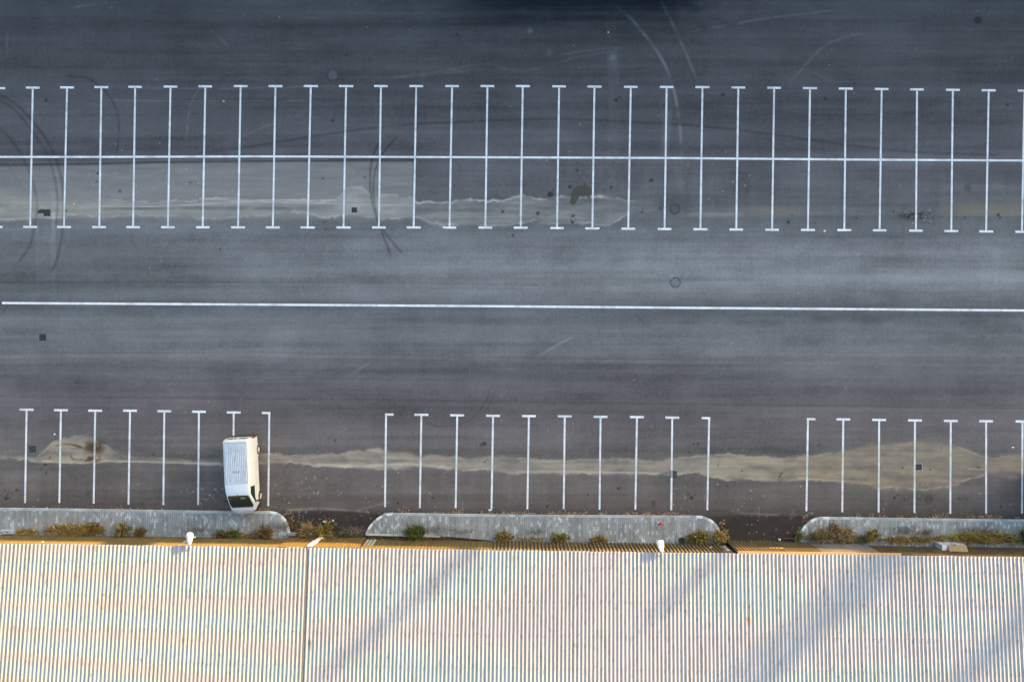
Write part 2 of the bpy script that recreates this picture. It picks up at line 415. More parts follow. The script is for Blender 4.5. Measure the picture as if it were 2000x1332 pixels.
# dusty tracks
for pts, wd, al in (
    ([(1190,3),(1230,35),(1262,72),(1290,112),(1310,155),(1322,205),(1329,260),(1331,330)], 5.5, .30),
    ([(1278,-20),(1310,40),(1335,95),(1352,135),(1365,170)], 5, .22), ([(1300,140),(1305,230),(1300,300)], 14, .10), ([(1320,310),(1335,400)], 12, .10),
    ([(1313,450),(1316,500),(1313,545),(1311,600)], 6, .20), ([(1371,450),(1372,500),(1370,545)], 5, .18), ([(1370,330),(1370,440)], 6, .12),
    ([(1330,66),(1420,50),(1500,36),(1640,20)], 3, .28), ([(1540,165),(1580,120),(1620,85),(1700,60)], 5, .14), ([(1570,135),(1640,165)], 4, .12),
    ([(400,160),(372,205),(362,290)], 2.6, .28), ([(400,295),(470,268),(520,247),(600,220)], 2.6, .25), ([(665,150),(800,150),(940,135)], 3, .14), ([(700,160),(860,140),(950,125),(1020,140),(1130,112),(1230,95)], 3, .14),
    ([(120,18),(180,10),(250,2)], 3, .25), ([(16,50),(12,120)], 3, .25), ([(575,36),(650,36)], 3, .25), ([(400,50),(440,85),(460,100)], 5, .14), ([(265,172),(430,173),(700,168)], 2, .2), ([(190,196),(420,198),(620,196)], 1.8, .22),
    ([(640,752),(700,722),(735,700)], 4, .22), ([(668,770),(720,720)], 3, .15), ([(1042,702),(1075,682),(1105,665),(1145,648)], 5, .26), ([(1150,645),(1195,627)], 4, .14), ([(1410,690),(1450,655)], 6, .12), ([(1790,735),(1830,710)], 5, .12),
    ([(906,888),(930,863)], 6, .28), ([(850,935),(905,900)], 5, .22), ([(556,955),(600,940)], 6, .14), ([(1200,110),(1200,150)], 10, .24), ([(1080,110),(1160,98),(1230,92)], 2, .3),
    ([(1190,0),(1200,200),(1196,330)], 22, .05), ([(1295,180),(1300,340)], 14, .07)):
    stroke(pts, wd, al * (.8 if wd > 4.5 else .6), c=(138, 146, 154), ragged=1.6, soft=1.8, fade=40)
for pts in ([(553,922),(566,905)], [(590,925),(600,910)], [(617,920),(632,909)]):
    stroke(pts, 2.4, .6, f=.6)
# wet oil patch and drips
wet = inpoly([(1112.6,395),(1114,399),(1120,400),(1125,398.6),(1129,390.5),(1133.8,382.3),(1136,385),(1140,385.5),(1145.5,382.8),(1148,386.8),(1151.8,386.8),(1156.8,379.6),(1157,370.6),(1148,366),(1145,358),(1141,357),(1138,364),(1128.4,362.5),(1120.3,368.8),(1115.3,378.7),(1116.2,385)], 3)
blend(wet * .9, (64, 64, 62))
for u, v, r in ((1075,380,6),(1081,371,2),(1113,365,3.5),(1126.5,333,3),(1128,318,2),(982,414,3.6),(1050.5,417,3.2),(1119.5,422,2.9),(1118,434.5,2.9),(1115,425,1.3),(1124,428,1.2),(1116,429,1.2),(1194,366.5,3),(1272.5,352,3.4),(1269,354,2),(1198,318,1.6),(1290,407,2.5),(1254,414,2.2),(1256,408,1.4),(1539.5,434,3.2),(1673,426,2),(1745,413,2),(1885,425,2),(1949.5,420,3.4),(1953,426.5,2),(1547,421,1.4),(1592,436,1.5),(191,339,2.4),(189,355,1.8),(234,374,2.4),(372,357,2),(631,349,1.8),(713,347,1.8),(636,448,2),(642,451,1.6),(129,412,2.2),(633,434,1.5),
                (946,866.5,4),(940,869,2.4),(947,902,1.8),(952,897,1.6),(948,918,1.4),(946,887,1.4),(1350.5,972,4),(1344,965,1.8),(1358,967,1.8),(1355,867,2.2),(1363,866.5,2.4),(1346,884,1.6),(1207,953.5,3),(1212,952,1.5),(1068,990,2.5),(1070,987,2),(1149,966,2),(777,982,2.4),(846,972,2.6),(12,973,4.2),(15,965,2),(18,972,2),(10,958,1.8),(33,957,2.6),(24,963,1.5),(88,907,3.4),(81,915,1.6),(90,924,1.8),(98,893,1.8),(1747,972,3),(1753,966,1.8),(1818,973,2),(1872,974,2),(1767,974,1.6),(1402,909,1.6),(1449,919,1.6),(1523,929,2.8),(1526,924.5,2),(1600,870,2),(1912,913,2.4),(1908,912,1.2),(1817,917,1.8),(1763,914,1.8),(654,860,2),(300,887,2.2),(512,948,1.4),(1955,990,2.4),(1838,875,1.4),(893,68,2),(677,108,2.2),(1203,196,4),(1210,192,2),(1312,155,1.8),(740,180,1.6),(1412,185,3.6),(1612,193,3.4),(1910,40,7),(1968,205,3),(67,55,2),(848,278,1.4),(1005,303,1.8),(650,236,3),(90,196,3.2),(430,487,2),(1002,460,2.6),(1170,448,2.6)):
    spot(u, v, r, .85)
spot(1890, 368, 7.5, .6, (62, 64, 66)); spot(172, 964, 4, .5, (60, 60, 60)); spot(1276, 983, 5, .6, (62, 56, 50), asp=.6); spot(1883, 975, 9, .3, (60, 60, 60)); spot(1815, 975, 9, .3)
# crumbs on asphalt: bright grit and dark specks
for _ in range(470):
    u, v = rng.uniform(-60, 2060), rng.uniform(-60, 1000)
    spot(u, v, rng.uniform(.4, 1.0), rng.uniform(.25, .7), (165, 167, 167) if rng.random() < .6 else (48, 48, 52), soft=.9)
for cu, cv, su, sv, n in ((640,1015,60,16,70),(1480,1018,60,22,60),(1570,1020,20,20,25),(600,950,50,20,40),(400,965,18,10,50),(560,1005,20,12,40),(1340,960,30,25,20),(1430,350,60,30,26),(1130,350,40,30,10),(300,345,70,20,26),(380,355,30,10,26),(1800,420,20,10,30),(790,950,200,30,30),(1750,960,160,25,30)):
    for _ in range(n):
        spot(rng.normal(cu, su), rng.normal(cv, sv), rng.uniform(.5, 1.3), rng.uniform(.3, .85), (176, 174, 168) if rng.random() < .6 else (50, 48, 48), soft=.9)
# scuffed clogged gully
for _ in range(150):
    spot(rng.normal(1785, 13), rng.normal(421, 4), rng.uniform(.6, 1.6), .8, (34, 34, 34) if rng.random() < .85 else (130, 127, 116), soft=.8)
# bluish shade painted into the asphalt colour at the far edge
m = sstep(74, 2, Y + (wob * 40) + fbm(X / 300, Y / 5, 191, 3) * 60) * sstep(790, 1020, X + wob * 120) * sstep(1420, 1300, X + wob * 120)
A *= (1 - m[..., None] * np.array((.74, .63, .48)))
for du, dv, r in ((722,188,8),(838,318,9),(1224,345,10)):   # pale chalky blots near the top
    u = 800 + du * .325; v = dv * .325
    m = np.exp(-((X - u) ** 2 + (Y - v) ** 2) / (2 * (r * .45) ** 2)); blend(m * .35 * np.clip(1 + wob * 2, 0, 1.5), (120, 132, 142))
A = np.clip(A, .012, .6)

zz = fbm(X / 60, Y / 60, 141, 3) * .004
px, py = px_to_xy(X, Y)
verts = np.stack([px, py, zz * 0], -1).reshape(-1, 3)
fc = grid_faces(*X.shape)[:, ::-1]
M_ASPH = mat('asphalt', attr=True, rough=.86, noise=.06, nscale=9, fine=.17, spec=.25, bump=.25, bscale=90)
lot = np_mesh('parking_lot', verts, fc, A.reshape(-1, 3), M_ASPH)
tag(lot, 'dark grey asphalt car park with pale silt bands, oil drips and tyre marks', 'parking lot', kind='structure')
def sample(arr, u, v):
    i = int(np.clip(round((u + 70) / 2), 0, len(UU) - 1)); j = int(np.clip(round((v + 70) / 2), 0, len(VV) - 1))
    return arr[j, i]

g = MB(); S = 1600
M_GROUND = mat('far_ground', (.075, .075, .075), .9, noise=.25, nscale=.05, fine=.15)
g.face([(-S, -S, -.03), (S, -S, -.03), (S, S, -.03), (-S, S, -.03)])
tag(g.build('ground', M_GROUND), 'flat grey ground stretching away round the car park', 'ground', kind='structure')

# ------------------------------------------------------------------ painted lines
M_PAINT = mat('line_paint', attr=True, rough=.6, noise=.16, nscale=1.6, fine=.16, spec=.3)
PAINT = np.array((.72, .71, .69))
def strip(mb, p, q, width, z=.004, n=None):
    p = np.array(p, float); q = np.array(q, float); d = q - p; L = np.hypot(*d); d = d / L; nrm = np.array((-d[1], d[0])) * width / 2
    n = n or max(2, int(L / 4))
    rows = []
    for t in np.linspace(0, 1, n + 1):
        c = p + (q - p) * t
        jw = 1 + (random.random() - .5) * .10
        s = sample(SED, *c); dark = sample(A, *c)
        k = .14 + .16 * random.random() ** 3 + .62 * s + max(0, .9 * sample(wob, *c))
        k = min(k, .6)
        col = PAINT * (1 - k) + np.minimum(dark * 1.25, .5) * k
        rows.append([(*px_to_xy(*(c + nrm * jw)), z, tuple(col)), (*px_to_xy(*(c - nrm * jw)), z, tuple(col))])
    idx = [[mb.pt(r[:3], r[3]) for r in row] for row in rows]
    for a, b in zip(idx[:-1], idx[1:]):
        mb.f.append([a[0], b[0], b[1], a[1]])

ip = lambda pts: (lambda x: float(np.interp(x, [a for a, b in pts], [b for a, b in pts])))
ytop = ip([(-2,173),(64,172),(198,171),(470,169),(676,169),(1020,169),(1232,170.5),(1372,171),(1582,173),(1791,175.5),(2001,178),(2080,179)])
ymid = ip([(-70,307.5),(0,307),(200,307),(500,306),(900,307.5),(1300,309),(1640,312),(2000,314),(2080,314.6)])
ybot = ip([(-8,443.5),(59,443.5),(328,444),(601,444.5),(808,444.5),(1017,445),(1227,447),(1508,449),(1718,450),(1996,453),(2080,454)])
tops = [-3,64,131,198,264,333,401,470,538,607,676,744,813,883,952,1021,1092,1161,1232,1302,1372,1442,1512,1582,1652,1722,1791,1861,1931,2001]
bots = [-8,59,125,194,260,328,396,465,533,601,671,740,808,878,948,1017,1088,1157,1227,1298,1368,1438,1508,1578,1649,1718,1789,1858,1926,1996]
LW = 3.5
for a, b in zip(tops, bots):
    mb = MB()
    ya, yb = ytop(a), ybot(b); ym = ymid((a + b) / 2)
    cm = a + (b - a) * (ym - ya) / (yb - ya)
    strip(mb, (a, ya + 2.4), (cm, ym - 2.2), LW); strip(mb, (cm, ym + 2.2), (b, yb - 2.4), LW)
    h = 13.5 + random.uniform(-.4, .4)
    strip(mb, (a - h, ya - .3), (a + h, ya), 4.2); strip(mb, (b - h, yb), (b + h, yb + .2), 4.2)
    mb.build('bay_line', M_PAINT, lot)
mb = MB(); xs = [-70, 0, 200, 500, 900, 1300, 1640, 2000, 2070]
for a, b in zip(xs[:-1], xs[1:]): strip(mb, (a, ymid(a)), (b, ymid(b)), 4.0)
mb.build('centre_line', M_PAINT, lot)
mb = MB(); pts = [(4, 592), (500, 595), (940, 598), (1300, 601), (2000, 606.5), (2070, 607)]
for a, b in zip(pts[:-1], pts[1:]): strip(mb, a, b, 4.3)
mb.build('lane_line', M_PAINT, lot)
low = [(52,800,49,982,0),(119,801,116,982,0),(186,802,183,983,0),(254,802,251,985,0),(321,803,319,986,0),(388.5,804,387,986,0),(456.5,805.5,455,988,0),(526,806.5,524,988,-1),
       (754,809.5,752,990,1),(823,810,820,992,0),(893,811,890,992,0),(963,812,960,993,0),(1033,812.5,1030,994,0),(1103,813,1101,994,0),(1173,814,1171,995,0),(1244,814.5,1241,995,0),(1313,815.5,1311,996,0),(1385,816.5,1381.5,996,-1),
       (1578,818.5,1575,998,1),(1647,819,1645,1000,0),(1717,820,1716,1000,0),(1787,821,1786,1001,0),(1857,822,1856,1003,0),(1926,822.5,1926,1002.5,0),(1997,823,1996,1002,0),(2066,824,2065,1003,0)]
for a, ya, b, yb, k in low:
    mb = MB(); strip(mb, (a, ya + 2.3), (b, yb), LW)
    l, r = (13.5, 13.5) if k == 0 else ((14.5, 2.2) if k < 0 else (2.2, 14.5))
    strip(mb, (a - l, ya - .2), (a + r, ya + .1), 4.2)
    mb.build('bay_line', M_PAINT, lot)

# ------------------------------------------------------------------ drains and covers
M_IRON = mat('cast_iron', (.018, .018, .02), .9, 0, noise=.3, nscale=12)
M_BAR = mat('worn_bar', (.13, .13, .13), .55, .3, noise=.3, nscale=20)
M_PIT = mat('pit', (.006, .006, .007), .95)
M_RIM = mat('pale_concrete', (.42, .39, .32), .9, noise=.2, nscale=9)
def grate(u, v, s, label, flip=1, pale=False, ang=0, barw=.007, bars=4):
    x, y = px_to_xy(u, v)
    t = empty('drain_grate', (x, y, 0), ang); tag(t, label, 'drain grate', 'square drain grates in the asphalt')
    h = s / U / 2
    f = MB(); k = h * .90
    for lo, hi in (((-h, k), (h, h)), ((-h, -h), (h, -k)), ((-h, -k), (-k, k)), ((k, -k), (h, k))):
        f.box((lo[0], lo[1], .001), (hi[0], hi[1], .012))
    f.build('frame', M_RIM if pale else M_IRON, t)
    p = MB(); p.box((-k, -k, .0006), (k, k, .003)); p.build('pit', M_PIT, t)
    b = MB()
    for i in range(-bars, bars + 1):
        c = i * (k * 1.9 / bars)
        e = []
        for q in (-k, k):                     # clip x*flip + c to the square
            yy = flip * q + c
            e.append((q, yy))
        (x0, y0), (x1, y1) = e
        pts = []
        for s_ in np.linspace(0, 1, 41):
            xx, yy = x0 + (x1 - x0) * s_, y0 + (y1 - y0) * s_
            if abs(yy) <= k: pts.append((xx, yy))
        if len(pts) > 2:
            b.tube((*pts[0], .008), (*pts[-1], .008), barw, n=4)
    b.build('grating', M_BAR, t)
grate(92, 416, 13, 'black drain grate in broken silt between the first two bay lines of the double row', 1, ang=.03)
grate(692, 410.5, 10, 'small dark drain grate in the pale silt just left of the crossing tyre marks', -1)
grate(83.5, 659, 13, 'square drain grate alone on open asphalt below the long lane line', 1, ang=.02)
grate(63.5, 877, 13, 'square drain grate at the edge of the beige silt with rotting brown leaves', 1, ang=.05, barw=.010)
grate(1315.5, 926, 13, 'square drain grate cutting through a white bay line of the lower row', -1, ang=-.02, barw=.013)
grate(1794.5, 912, 14, 'small dark drain grate framed in pale concrete in the wide beige silt', -1, pale=True, barw=.012, bars=3)

M_COVER = mat('cover', (.085, .088, .092), .85, noise=.25, nscale=18, fine=.2)
M_DOT = mat('cover_dots', (.022, .022, .025), .9)
def cover(u, v, r, label, dots, col):
    x, y = px_to_xy(u, v); t = empty('manhole_cover', (x, y, 0)); tag(t, label, 'manhole cover', 'round manhole covers')
    R0 = r / U; d = MB()
    n = 28
    d.prism([(R0 * .92 * math.cos(a), R0 * .92 * math.sin(a)) for a in (2 * math.pi * k / n for k in range(n))], .0005, .005)
    d.build('disc', col, t)
    rg = MB()
    for k in range(n):
        a, b = 2 * math.pi * k / n, 2 * math.pi * (k + 1) / n
        rg.prism([(R0 * .92 * math.cos(a), R0 * .92 * math.sin(a)), (R0 * math.cos(a), R0 * math.sin(a)), (R0 * math.cos(b), R0 * math.sin(b)), (R0 * .92 * math.cos(b), R0 * .92 * math.sin(b))], .0004, .0045)
    rg.build('rim', M_DOT if dots else M_COVER, t)
    if dots:
        q = MB()
        for k in range(dots):
            a = 2 * math.pi * k / dots + random.uniform(-.15, .15); rr = R0 * random.uniform(.74, .86); w_ = random.uniform(.025, .05)
            q.prism([(rr * math.cos(a) + w_ * math.cos(b), rr * math.sin(a) + w_ * math.sin(b)) for b in (2 * math.pi * i / 8 for i in range(8))], .004, .0065)
        q.build('dot_pattern', M_DOT, t)
M_CV2 = mat('cover_light', (.118, .124, .130), .9, noise=.5, nscale=16, fine=.25)
M_CV3 = mat('cover_dark', (.062, .063, .068), .9, noise=.6, nscale=14, fine=.5)
M_CV4 = mat('cover_top', (.066, .069, .074), .9, noise=.45, nscale=14, fine=.3)
cover(1319, 552, 10.5, 'round grey manhole cover ringed with dark dots beside the lane', 12, M_CV2)
cover(1318, 409, 10.5, 'gritty dark manhole cover on a stained spot inside a bay', 15, M_CV3)
cover(650, 147.5, 8.5, 'faint grey manhole cover above the top row of bay lines', 0, M_CV4)

# ------------------------------------------------------------------ pavements
def paver_mat():
    m = mat('pavers', (.238, .248, .234), .9, noise=.22, nscale=.8, fine=.16)
    t = m.node_tree; b = t.nodes['Principled BSDF']
    tc = t.nodes.new('ShaderNodeTexCoord'); sp = t.nodes.new('ShaderNodeSeparateXYZ'); t.links.new(tc.outputs['Object'], sp.inputs[0])
    def M(op, a, b_=None):
        n = t.nodes.new('ShaderNodeMath'); n.operation = op
        for i, s in enumerate((a, b_)):
            if s is None: continue
            if isinstance(s, (int, float)): n.inputs[i].default_value = s
            else: t.links.new(s, n.inputs[i])
        return n.outputs[0]
    cx = M('DIVIDE', sp.outputs[0], .145); ix = M('FLOOR', cx)
    off = M('MULTIPLY', M('MODULO', ix, 2.0), .5)
    cy = M('ADD', M('DIVIDE', sp.outputs[1], .29), off); iy = M('FLOOR', cy)
    cmb = t.nodes.new('ShaderNodeCombineXYZ'); t.links.new(ix, cmb.inputs[0]); t.links.new(iy, cmb.inputs[1])
    wn = t.nodes.new('ShaderNodeTexWhiteNoise'); t.links.new(cmb.outputs[0], wn.inputs['Vector'])
    cm2 = t.nodes.new('ShaderNodeCombineXYZ'); t.links.new(ix, cm2.inputs[0])
    wn2 = t.nodes.new('ShaderNodeTexWhiteNoise'); t.links.new(cm2.outputs[0], wn2.inputs['Vector'])
    big = t.nodes.new('ShaderNodeTexNoise'); big.inputs['Scale'].default_value = .9; t.links.new(tc.outputs['Object'], big.inputs['Vector'])
    # bright blocks where the random value and a slow patch mask agree
    br = M('GREATER_THAN', M('ADD', wn.outputs['Value'], M('MULTIPLY', big.outputs['Fac'], .40)), 1.06)
    jx = M('ABSOLUTE', M('SUBTRACT', M('FRACT', cx), .5)); jy = M('ABSOLUTE', M('SUBTRACT', M('FRACT', cy), .5))
    joint = M('MAXIMUM', M('GREATER_THAN', jx, .40), M('GREATER_THAN', jy, .46))
    val = M('ADD', M('MULTIPLY', wn.outputs['Value'], .22), .86)
    val = M('MULTIPLY', val, M('ADD', M('MULTIPLY', wn2.outputs['Value'], .30), .85))
    val = M('MULTIPLY', val, M('ADD', 1.0, M('MULTIPLY', br, .42)))
    val = M('MULTIPLY', val, M('SUBTRACT', 1.0, M('MULTIPLY', joint, .30)))
    src = b.inputs['Base Color'].links[0].from_socket
    sc = t.nodes.new('ShaderNodeVectorMath'); sc.operation = 'SCALE'
    t.links.new(src, sc.inputs[0]); t.links.new(val, sc.inputs['Scale'])
    mx = t.nodes.new('ShaderNodeMix'); mx.data_type = 'RGBA'; mx.blend_type = 'MULTIPLY'
    t.links.new(br, mx.inputs['Factor']); t.links.new(sc.outputs[0], mx.inputs['A']); mx.inputs['B'].default_value = (.97, 1.0, 1.07, 1)
    t.links.new(mx.outputs['Result'], b.inputs['Base Color'])
    return m
M_PAVER = paver_mat()
M_KERB = mat('kerb', attr=True, rough=.85, noise=.14, nscale=5, fine=.12)
KZ = .12
def sidewalk(edge, back, label, white):
    """edge: kerb line (left to right); back: far line (right to left)"""
    e = smooth(edge, 6); P = np.array([px_to_xy(*p) for p in e]); Bk = [px_to_xy(*p) for p in back]
    d = np.gradient(P, axis=0); d /= np.linalg.norm(d, axis=1)[:, None]
    inn = P + np.stack([d[:, 1], -d[:, 0]], 1) * .16 * -1 * -1
    m = MB(); poly = [tuple(p) for p in inn] + list(Bk)
    bm = bmesh.new(); vs = [bm.verts.new((x, y, KZ - .003)) for x, y in poly]; f = bm.faces.new(vs)
    bmesh.ops.triangulate(bm, faces=[f]); bm.normal_update()
    me = bpy.data.meshes.new('sidewalk'); 
    for f in bm.faces:
        if f.normal.z < 0: f.normal_flip()
    bm.to_mesh(me); bm.free(); me.materials.append(M_PAVER)
    o = bpy.data.objects.new('sidewalk', me); COL.objects.link(o)
    tag(o, label, 'pavement', kind='structure')
    k = MB()
    cum = np.r_[0, np.cumsum(np.linalg.norm(np.diff(P, axis=0), axis=1))]
    L = cum[-1]; n = max(2, int(L / .45)); r2 = random.Random(len(edge) * 7 + int(L))
    for i in range(n):
        a, b = L * i / n + .006, L * (i + 1) / n - .006
        ts = np.linspace(a, b, 4)
        o_ = np.stack([np.interp(ts, cum, P[:, c]) for c in (0, 1)], 1); i_ = np.stack([np.interp(ts, cum, inn[:, c]) for c in (0, 1)], 1)
        um = (o_[1][0] * U + 1000)
        iswhite = any(lo <= um <= hi for lo, hi in white)
        if iswhite:
            col = (.56, .58, .56) if i % 2 else (.29, .31, .30)
        else:
            s = r2.uniform(.78, 1.2); col = (.30 * s, .33 * s, .32 * s)
        rows = [[(*o_[j], 0), (*o_[j], KZ - .02), (*(o_[j] * .9 + i_[j] * .1), KZ), (*i_[j], KZ), (*i_[j], 0)] for j in range(4)]
        k.grid(rows, col)
        for j in (0, 3):
            k.face(rows[j] if j == 0 else rows[j][::-1], col)
    k.build('kerb', M_KERB, o)
    return o
sw1 = sidewalk([(-70,990),(0,991),(100,992),(200,993.5),(300,995),(400,996.5),(500,997.5),(530,998),(545,1002),(556,1011),(563,1023),(567.5,1041)], [(567, 1045), (566, 1062), (-70, 1062)], 'grey block pavement strip under the nose of the van, rounded at its right end', [(522, 570)])
sw2 = sidewalk([(713,1043),(717,1034),(725,1022),(737,1011),(750,1003.5),(765,1001),(900,1003),(1000,1004),(1100,1005),(1200,1005.5),(1300,1006),(1362,1006.5),(1378,1009.5),(1391,1016),(1401,1026),(1407,1040)], [(1408, 1070), (985, 1070), (955, 1054), (900, 1049), (860, 1046), (800, 1044)], 'grey block pavement island with white kerb stones on both rounded ends', [(712, 768), (1360, 1410)])
sw3 = sidewalk([(1559,1046),(1563,1036),(1571,1025),(1583,1015),(1598,1009.5),(1615,1009),(1700,1010),(1800,1011.5),(1900,1012.5),(2000,1013.5),(2070,1014)], [(2070, 1078), (1600, 1070), (1560, 1056)], 'grey block pavement strip with tall dry grass and a lidded box along its wall side', [(1558, 1612)])
# pale edging stones behind the middle and left pavements
ed = MB()
for a, b in (((716, 1042.5), (768, 1043.5)), ((770, 1043.5), (815, 1045)), ((817, 1045), (860, 1046.5))):
    p, q = px_to_xy(*a), px_to_xy(*b); dx, dy = q[0] - p[0], q[1] - p[1]; Lg = math.hypot(dx, dy)
    Mx = Matrix.Translation((p[0], p[1], 0)) @ Matrix.Rotation(math.atan2(dy, dx), 4, 'Z')
    ed = MB(); ed.box((0, -.07, 0), (Lg, .05, .16), (.42, .43, .34), Mx); ed.build('edging_stone', M_KERB, sw2)
ed = MB()
for u, v, s, a in ((556, 1041, .38, .1), (572, 1041.5, .55, -.03)):
    p = px_to_xy(u, v); Mx = Matrix.Translation((p[0], p[1], 0)) @ Matrix.Rotation(a, 4, 'Z')
    ed = MB(); ed.box((-s / 2, -.12, 0), (s / 2, .1, .18), (.30, .31, .29), Mx); ed.build('edging_stone', M_KERB, sw1)

# ------------------------------------------------------------------ warehouse
ZE = 2.80                                   # eave height
def eave(u):                                # eave line in world metres, from image pixels
    x, y, _ = px_to_xyz(u, 1064.3 + .0132 * u, ZE); return np.array((x, y))
e0, e1 = eave(-90), eave(2090)
et = (e1 - e0) / np.linalg.norm(e1 - e0); en = np.array((-et[1], et[0]))       # along, outwards (+y)
wh = empty('warehouse', (0, 0, 0)); tag(wh, 'long low shed with white ribbed metal roof and rusty ochre ribbed wall', 'shed')
M_ROOF = mat('roof_sheet', attr=True, rough=.50, noise=.07, nscale=1.2, fine=.06, stretch=(3, .5, 1), spec=.45)
M_WALL = mat('wall_sheet', attr=True, rough=.6, noise=.14, nscale=1.4, fine=.08, stretch=(2, 2, .4), spec=.3)
PITCH_R = R(6.0)
def roof(u0, u1, name, hue):
    s0, s1 = (eave(u0) - e0) @ et, (eave(u1) - e0) @ et
    pitch = .262
    n = int(round((s1 - s0) / pitch)); pitch = (s1 - s0) / n
    fr = np.array([.0, .25, .47, .51, .55, .61, .68, .82, .94]); hz = np.array([0, 0, .001, .016, .033, .040, .038, .024, .005])
    kk = np.arange(n)
    S_ = (s0 + (kk[:, None] + fr) * pitch).ravel(); H_ = np.tile(hz, n)
    Kk = np.repeat(kk, len(fr)); Fk = np.tile(fr, n)
    lap = (Kk % 4 == 3) & (Fk == 0.0)
    H_ = H_ - lap * .012
    D_ = np.r_[np.arange(-.12, 10.6, .09), np.linspace(11, 14, 4)]
    SS, DD = np.meshgrid(S_, D_); HH = np.broadcast_to(H_, SS.shape)
    jig = fbm(SS / .8, DD / 3, 151, 3) * .016
    edge = np.where(DD < -.11, fbm(np.floor(SS / 1.05) * 3.7, SS * 0, 152, 1) * .05, 0)
    dd = DD + edge
    Z = ZE + .05 + HH + dd * math.tan(PITCH_R) + jig
    x = e0[0] + et[0] * SS - en[0] * dd; y = e0[1] + et[1] * SS - en[1] * dd
    c = np.ones(SS.shape + (3,)) * np.array(hue)
    KK = np.broadcast_to(Kk, SS.shape); sheet = np.broadcast_to((Kk // 4), SS.shape)
    c *= (1 + (vnoise(sheet * 1.7 + .3, sheet * 0 + .5, 161) - .5) * .16)[..., None]
    c *= (1 + fbm(SS / .12, DD / 2.2, 162, 4) * .30 + fbm(SS / 5, DD / 3, 163, 3) * .14)[..., None]
    gr = sstep(.16, .30, fbm(SS / .10, DD / .45, 164, 3)); c *= (1 - .35 * gr)[..., None]          # grime dashes
    rn = fbm(SS / .35, DD / 1.8, 165, 4); ru = sstep(.06, .28, rn) * .09                             # pinkish rust bloom
    c = c * (1 - ru[..., None]) + np.array((.21, .15, .11)) * ru[..., None]
    c *= np.where(lap, .7, 1.0)[None, :, None]
    def local(u, v):
        z = ZE + .3; p = np.array(px_to_xyz(u, v, z)[:2]) - e0
        z = ZE + .05 + max(0, -(p @ en)) * math.tan(PITCH_R); p = np.array(px_to_xyz(u, v, z)[:2]) - e0
        return p @ et, -(p @ en)
    def stain(u, v, rs, rd, col, a):
        nonlocal c
        s, d = local(u, v)
        m = np.exp(-(((SS - s) / rs) ** 2 + ((DD - d) / rd) ** 2)) * a * np.clip(1 + fbm(SS / .05, DD / .12, 171, 2) * 3, 0, 1.6)
        m = np.clip(m, 0, 1)[..., None]; c = c * (1 - m) + np.array(col) * m
    RU = (.28, .10, .03); DKS = (.08, .07, .07)
    for u, v, rs, rd, col, a in ((203,1161,.07,.08,RU,.9),(201,1172,.06,.06,RU,.7),(200,1186,.09,.10,RU,.95),(200,1198,.07,.08,RU,.5),(209,1286,.05,.1,DKS,.6),(1462,1184,.09,.16,RU,.9),(1462,1212,.1,.25,RU,1),(1464,1258,.08,.4,RU,.5),(666,1204,.08,.1,(.45,.2,.05),.8),(695,1130,.06,.2,RU,.4),(604,1253,.12,.12,DKS,.9),(605,1262,.1,.2,DKS,.6),
                                 (309,1143,.04,.14,DKS,.9),(50,1292,.05,.3,DKS,.7),(444,1313,.05,.1,DKS,.8),(266,1285,.05,.1,DKS,.7),(274,1288,.05,.1,DKS,.7),(126,1207,.05,.05,DKS,.8),(1838,1193,.06,.14,DKS,.7),(1904,1240,.05,.5,DKS,.6),(1850,1322,.08,.3,RU,.6),(1911,1310,.07,.3,RU,.5),(1321,1122,.05,.12,DKS,.8),(1339,1193,.06,.06,DKS,.9),(1387,1195,.05,.1,DKS,.7),(1428,1300,.05,.14,DKS,.7),(1640,1235,.06,.06,DKS,.7),(1445,1248,.05,.1,DKS,.6),(1202,1187,.05,.12,DKS,.6),(645,1247,.06,.2,DKS,.5),(735,1260,.04,.1,DKS,.7),(528,1310,.05,.3,DKS,.4),(1270,1130,.3,.8,(.16,.17,.20),.35),(1330,1095,.7,.5,(.27,.23,.19),.4)):
        if u0 - 5 < u < u1 + 5: stain(u, v, rs, rd, col, a)
    V = np.stack([x, y, Z], -1).reshape(-1, 3)
    o = np_mesh(name, V, grid_faces(*SS.shape)[:, ::-1], np.clip(c, .012, .8).reshape(-1, 3), M_ROOF, wh)
    # screws in rows over the purlins
    sc = MB()
    for q, d in enumerate((.95, 3.05, 5.2, 7.3, 9.4)):
        for k in range(n):
            if k % 2 and random.random() < .9: continue
            s = s0 + (k + .63) * pitch; z = ZE + .05 + .040 + d * math.tan(PITCH_R)
            dq = d + random.uniform(-.03, .03)
            cx, cy = e0[0] + et[0] * s - en[0] * dq, e0[1] + et[1] * s - en[1] * dq
            h = random.uniform(.018, .030)
            cc = random.choice(((.22, .10, .05), (.10, .08, .07), (.30, .17, .10)))
            sc.box((cx - h, cy - h * 1.3, z - .02), (cx + h, cy + h * 1.3, z + .014), cc)
    so = sc.build('screw_heads', M_KERB, wh); so['kind'] = 'stuff'
    return o
roof(-90, 598.5, 'roof', (.252, .251, .246))
roof(600.8, 2090, 'roof', (.245, .250, .260))
M_DARKIN = mat('dark_gap', (.05, .05, .055), .95)
def along(s, d=0.0): return e0 + et * s + en * d
def S_of(u): return (eave(u) - e0) @ et
gp = MB(); a, b = S_of(597), S_of(602)
rows = []
for d in (-.02, 14):
    z = ZE + .02 + d * math.tan(PITCH_R)
    rows.append([(*along(a - .05, -d), z + .035), (*along(b + .05, -d), z + .035)])
gp.grid(rows); gp.build('roof_joint', mat('joint', (.10, .10, .10), .9), wh)

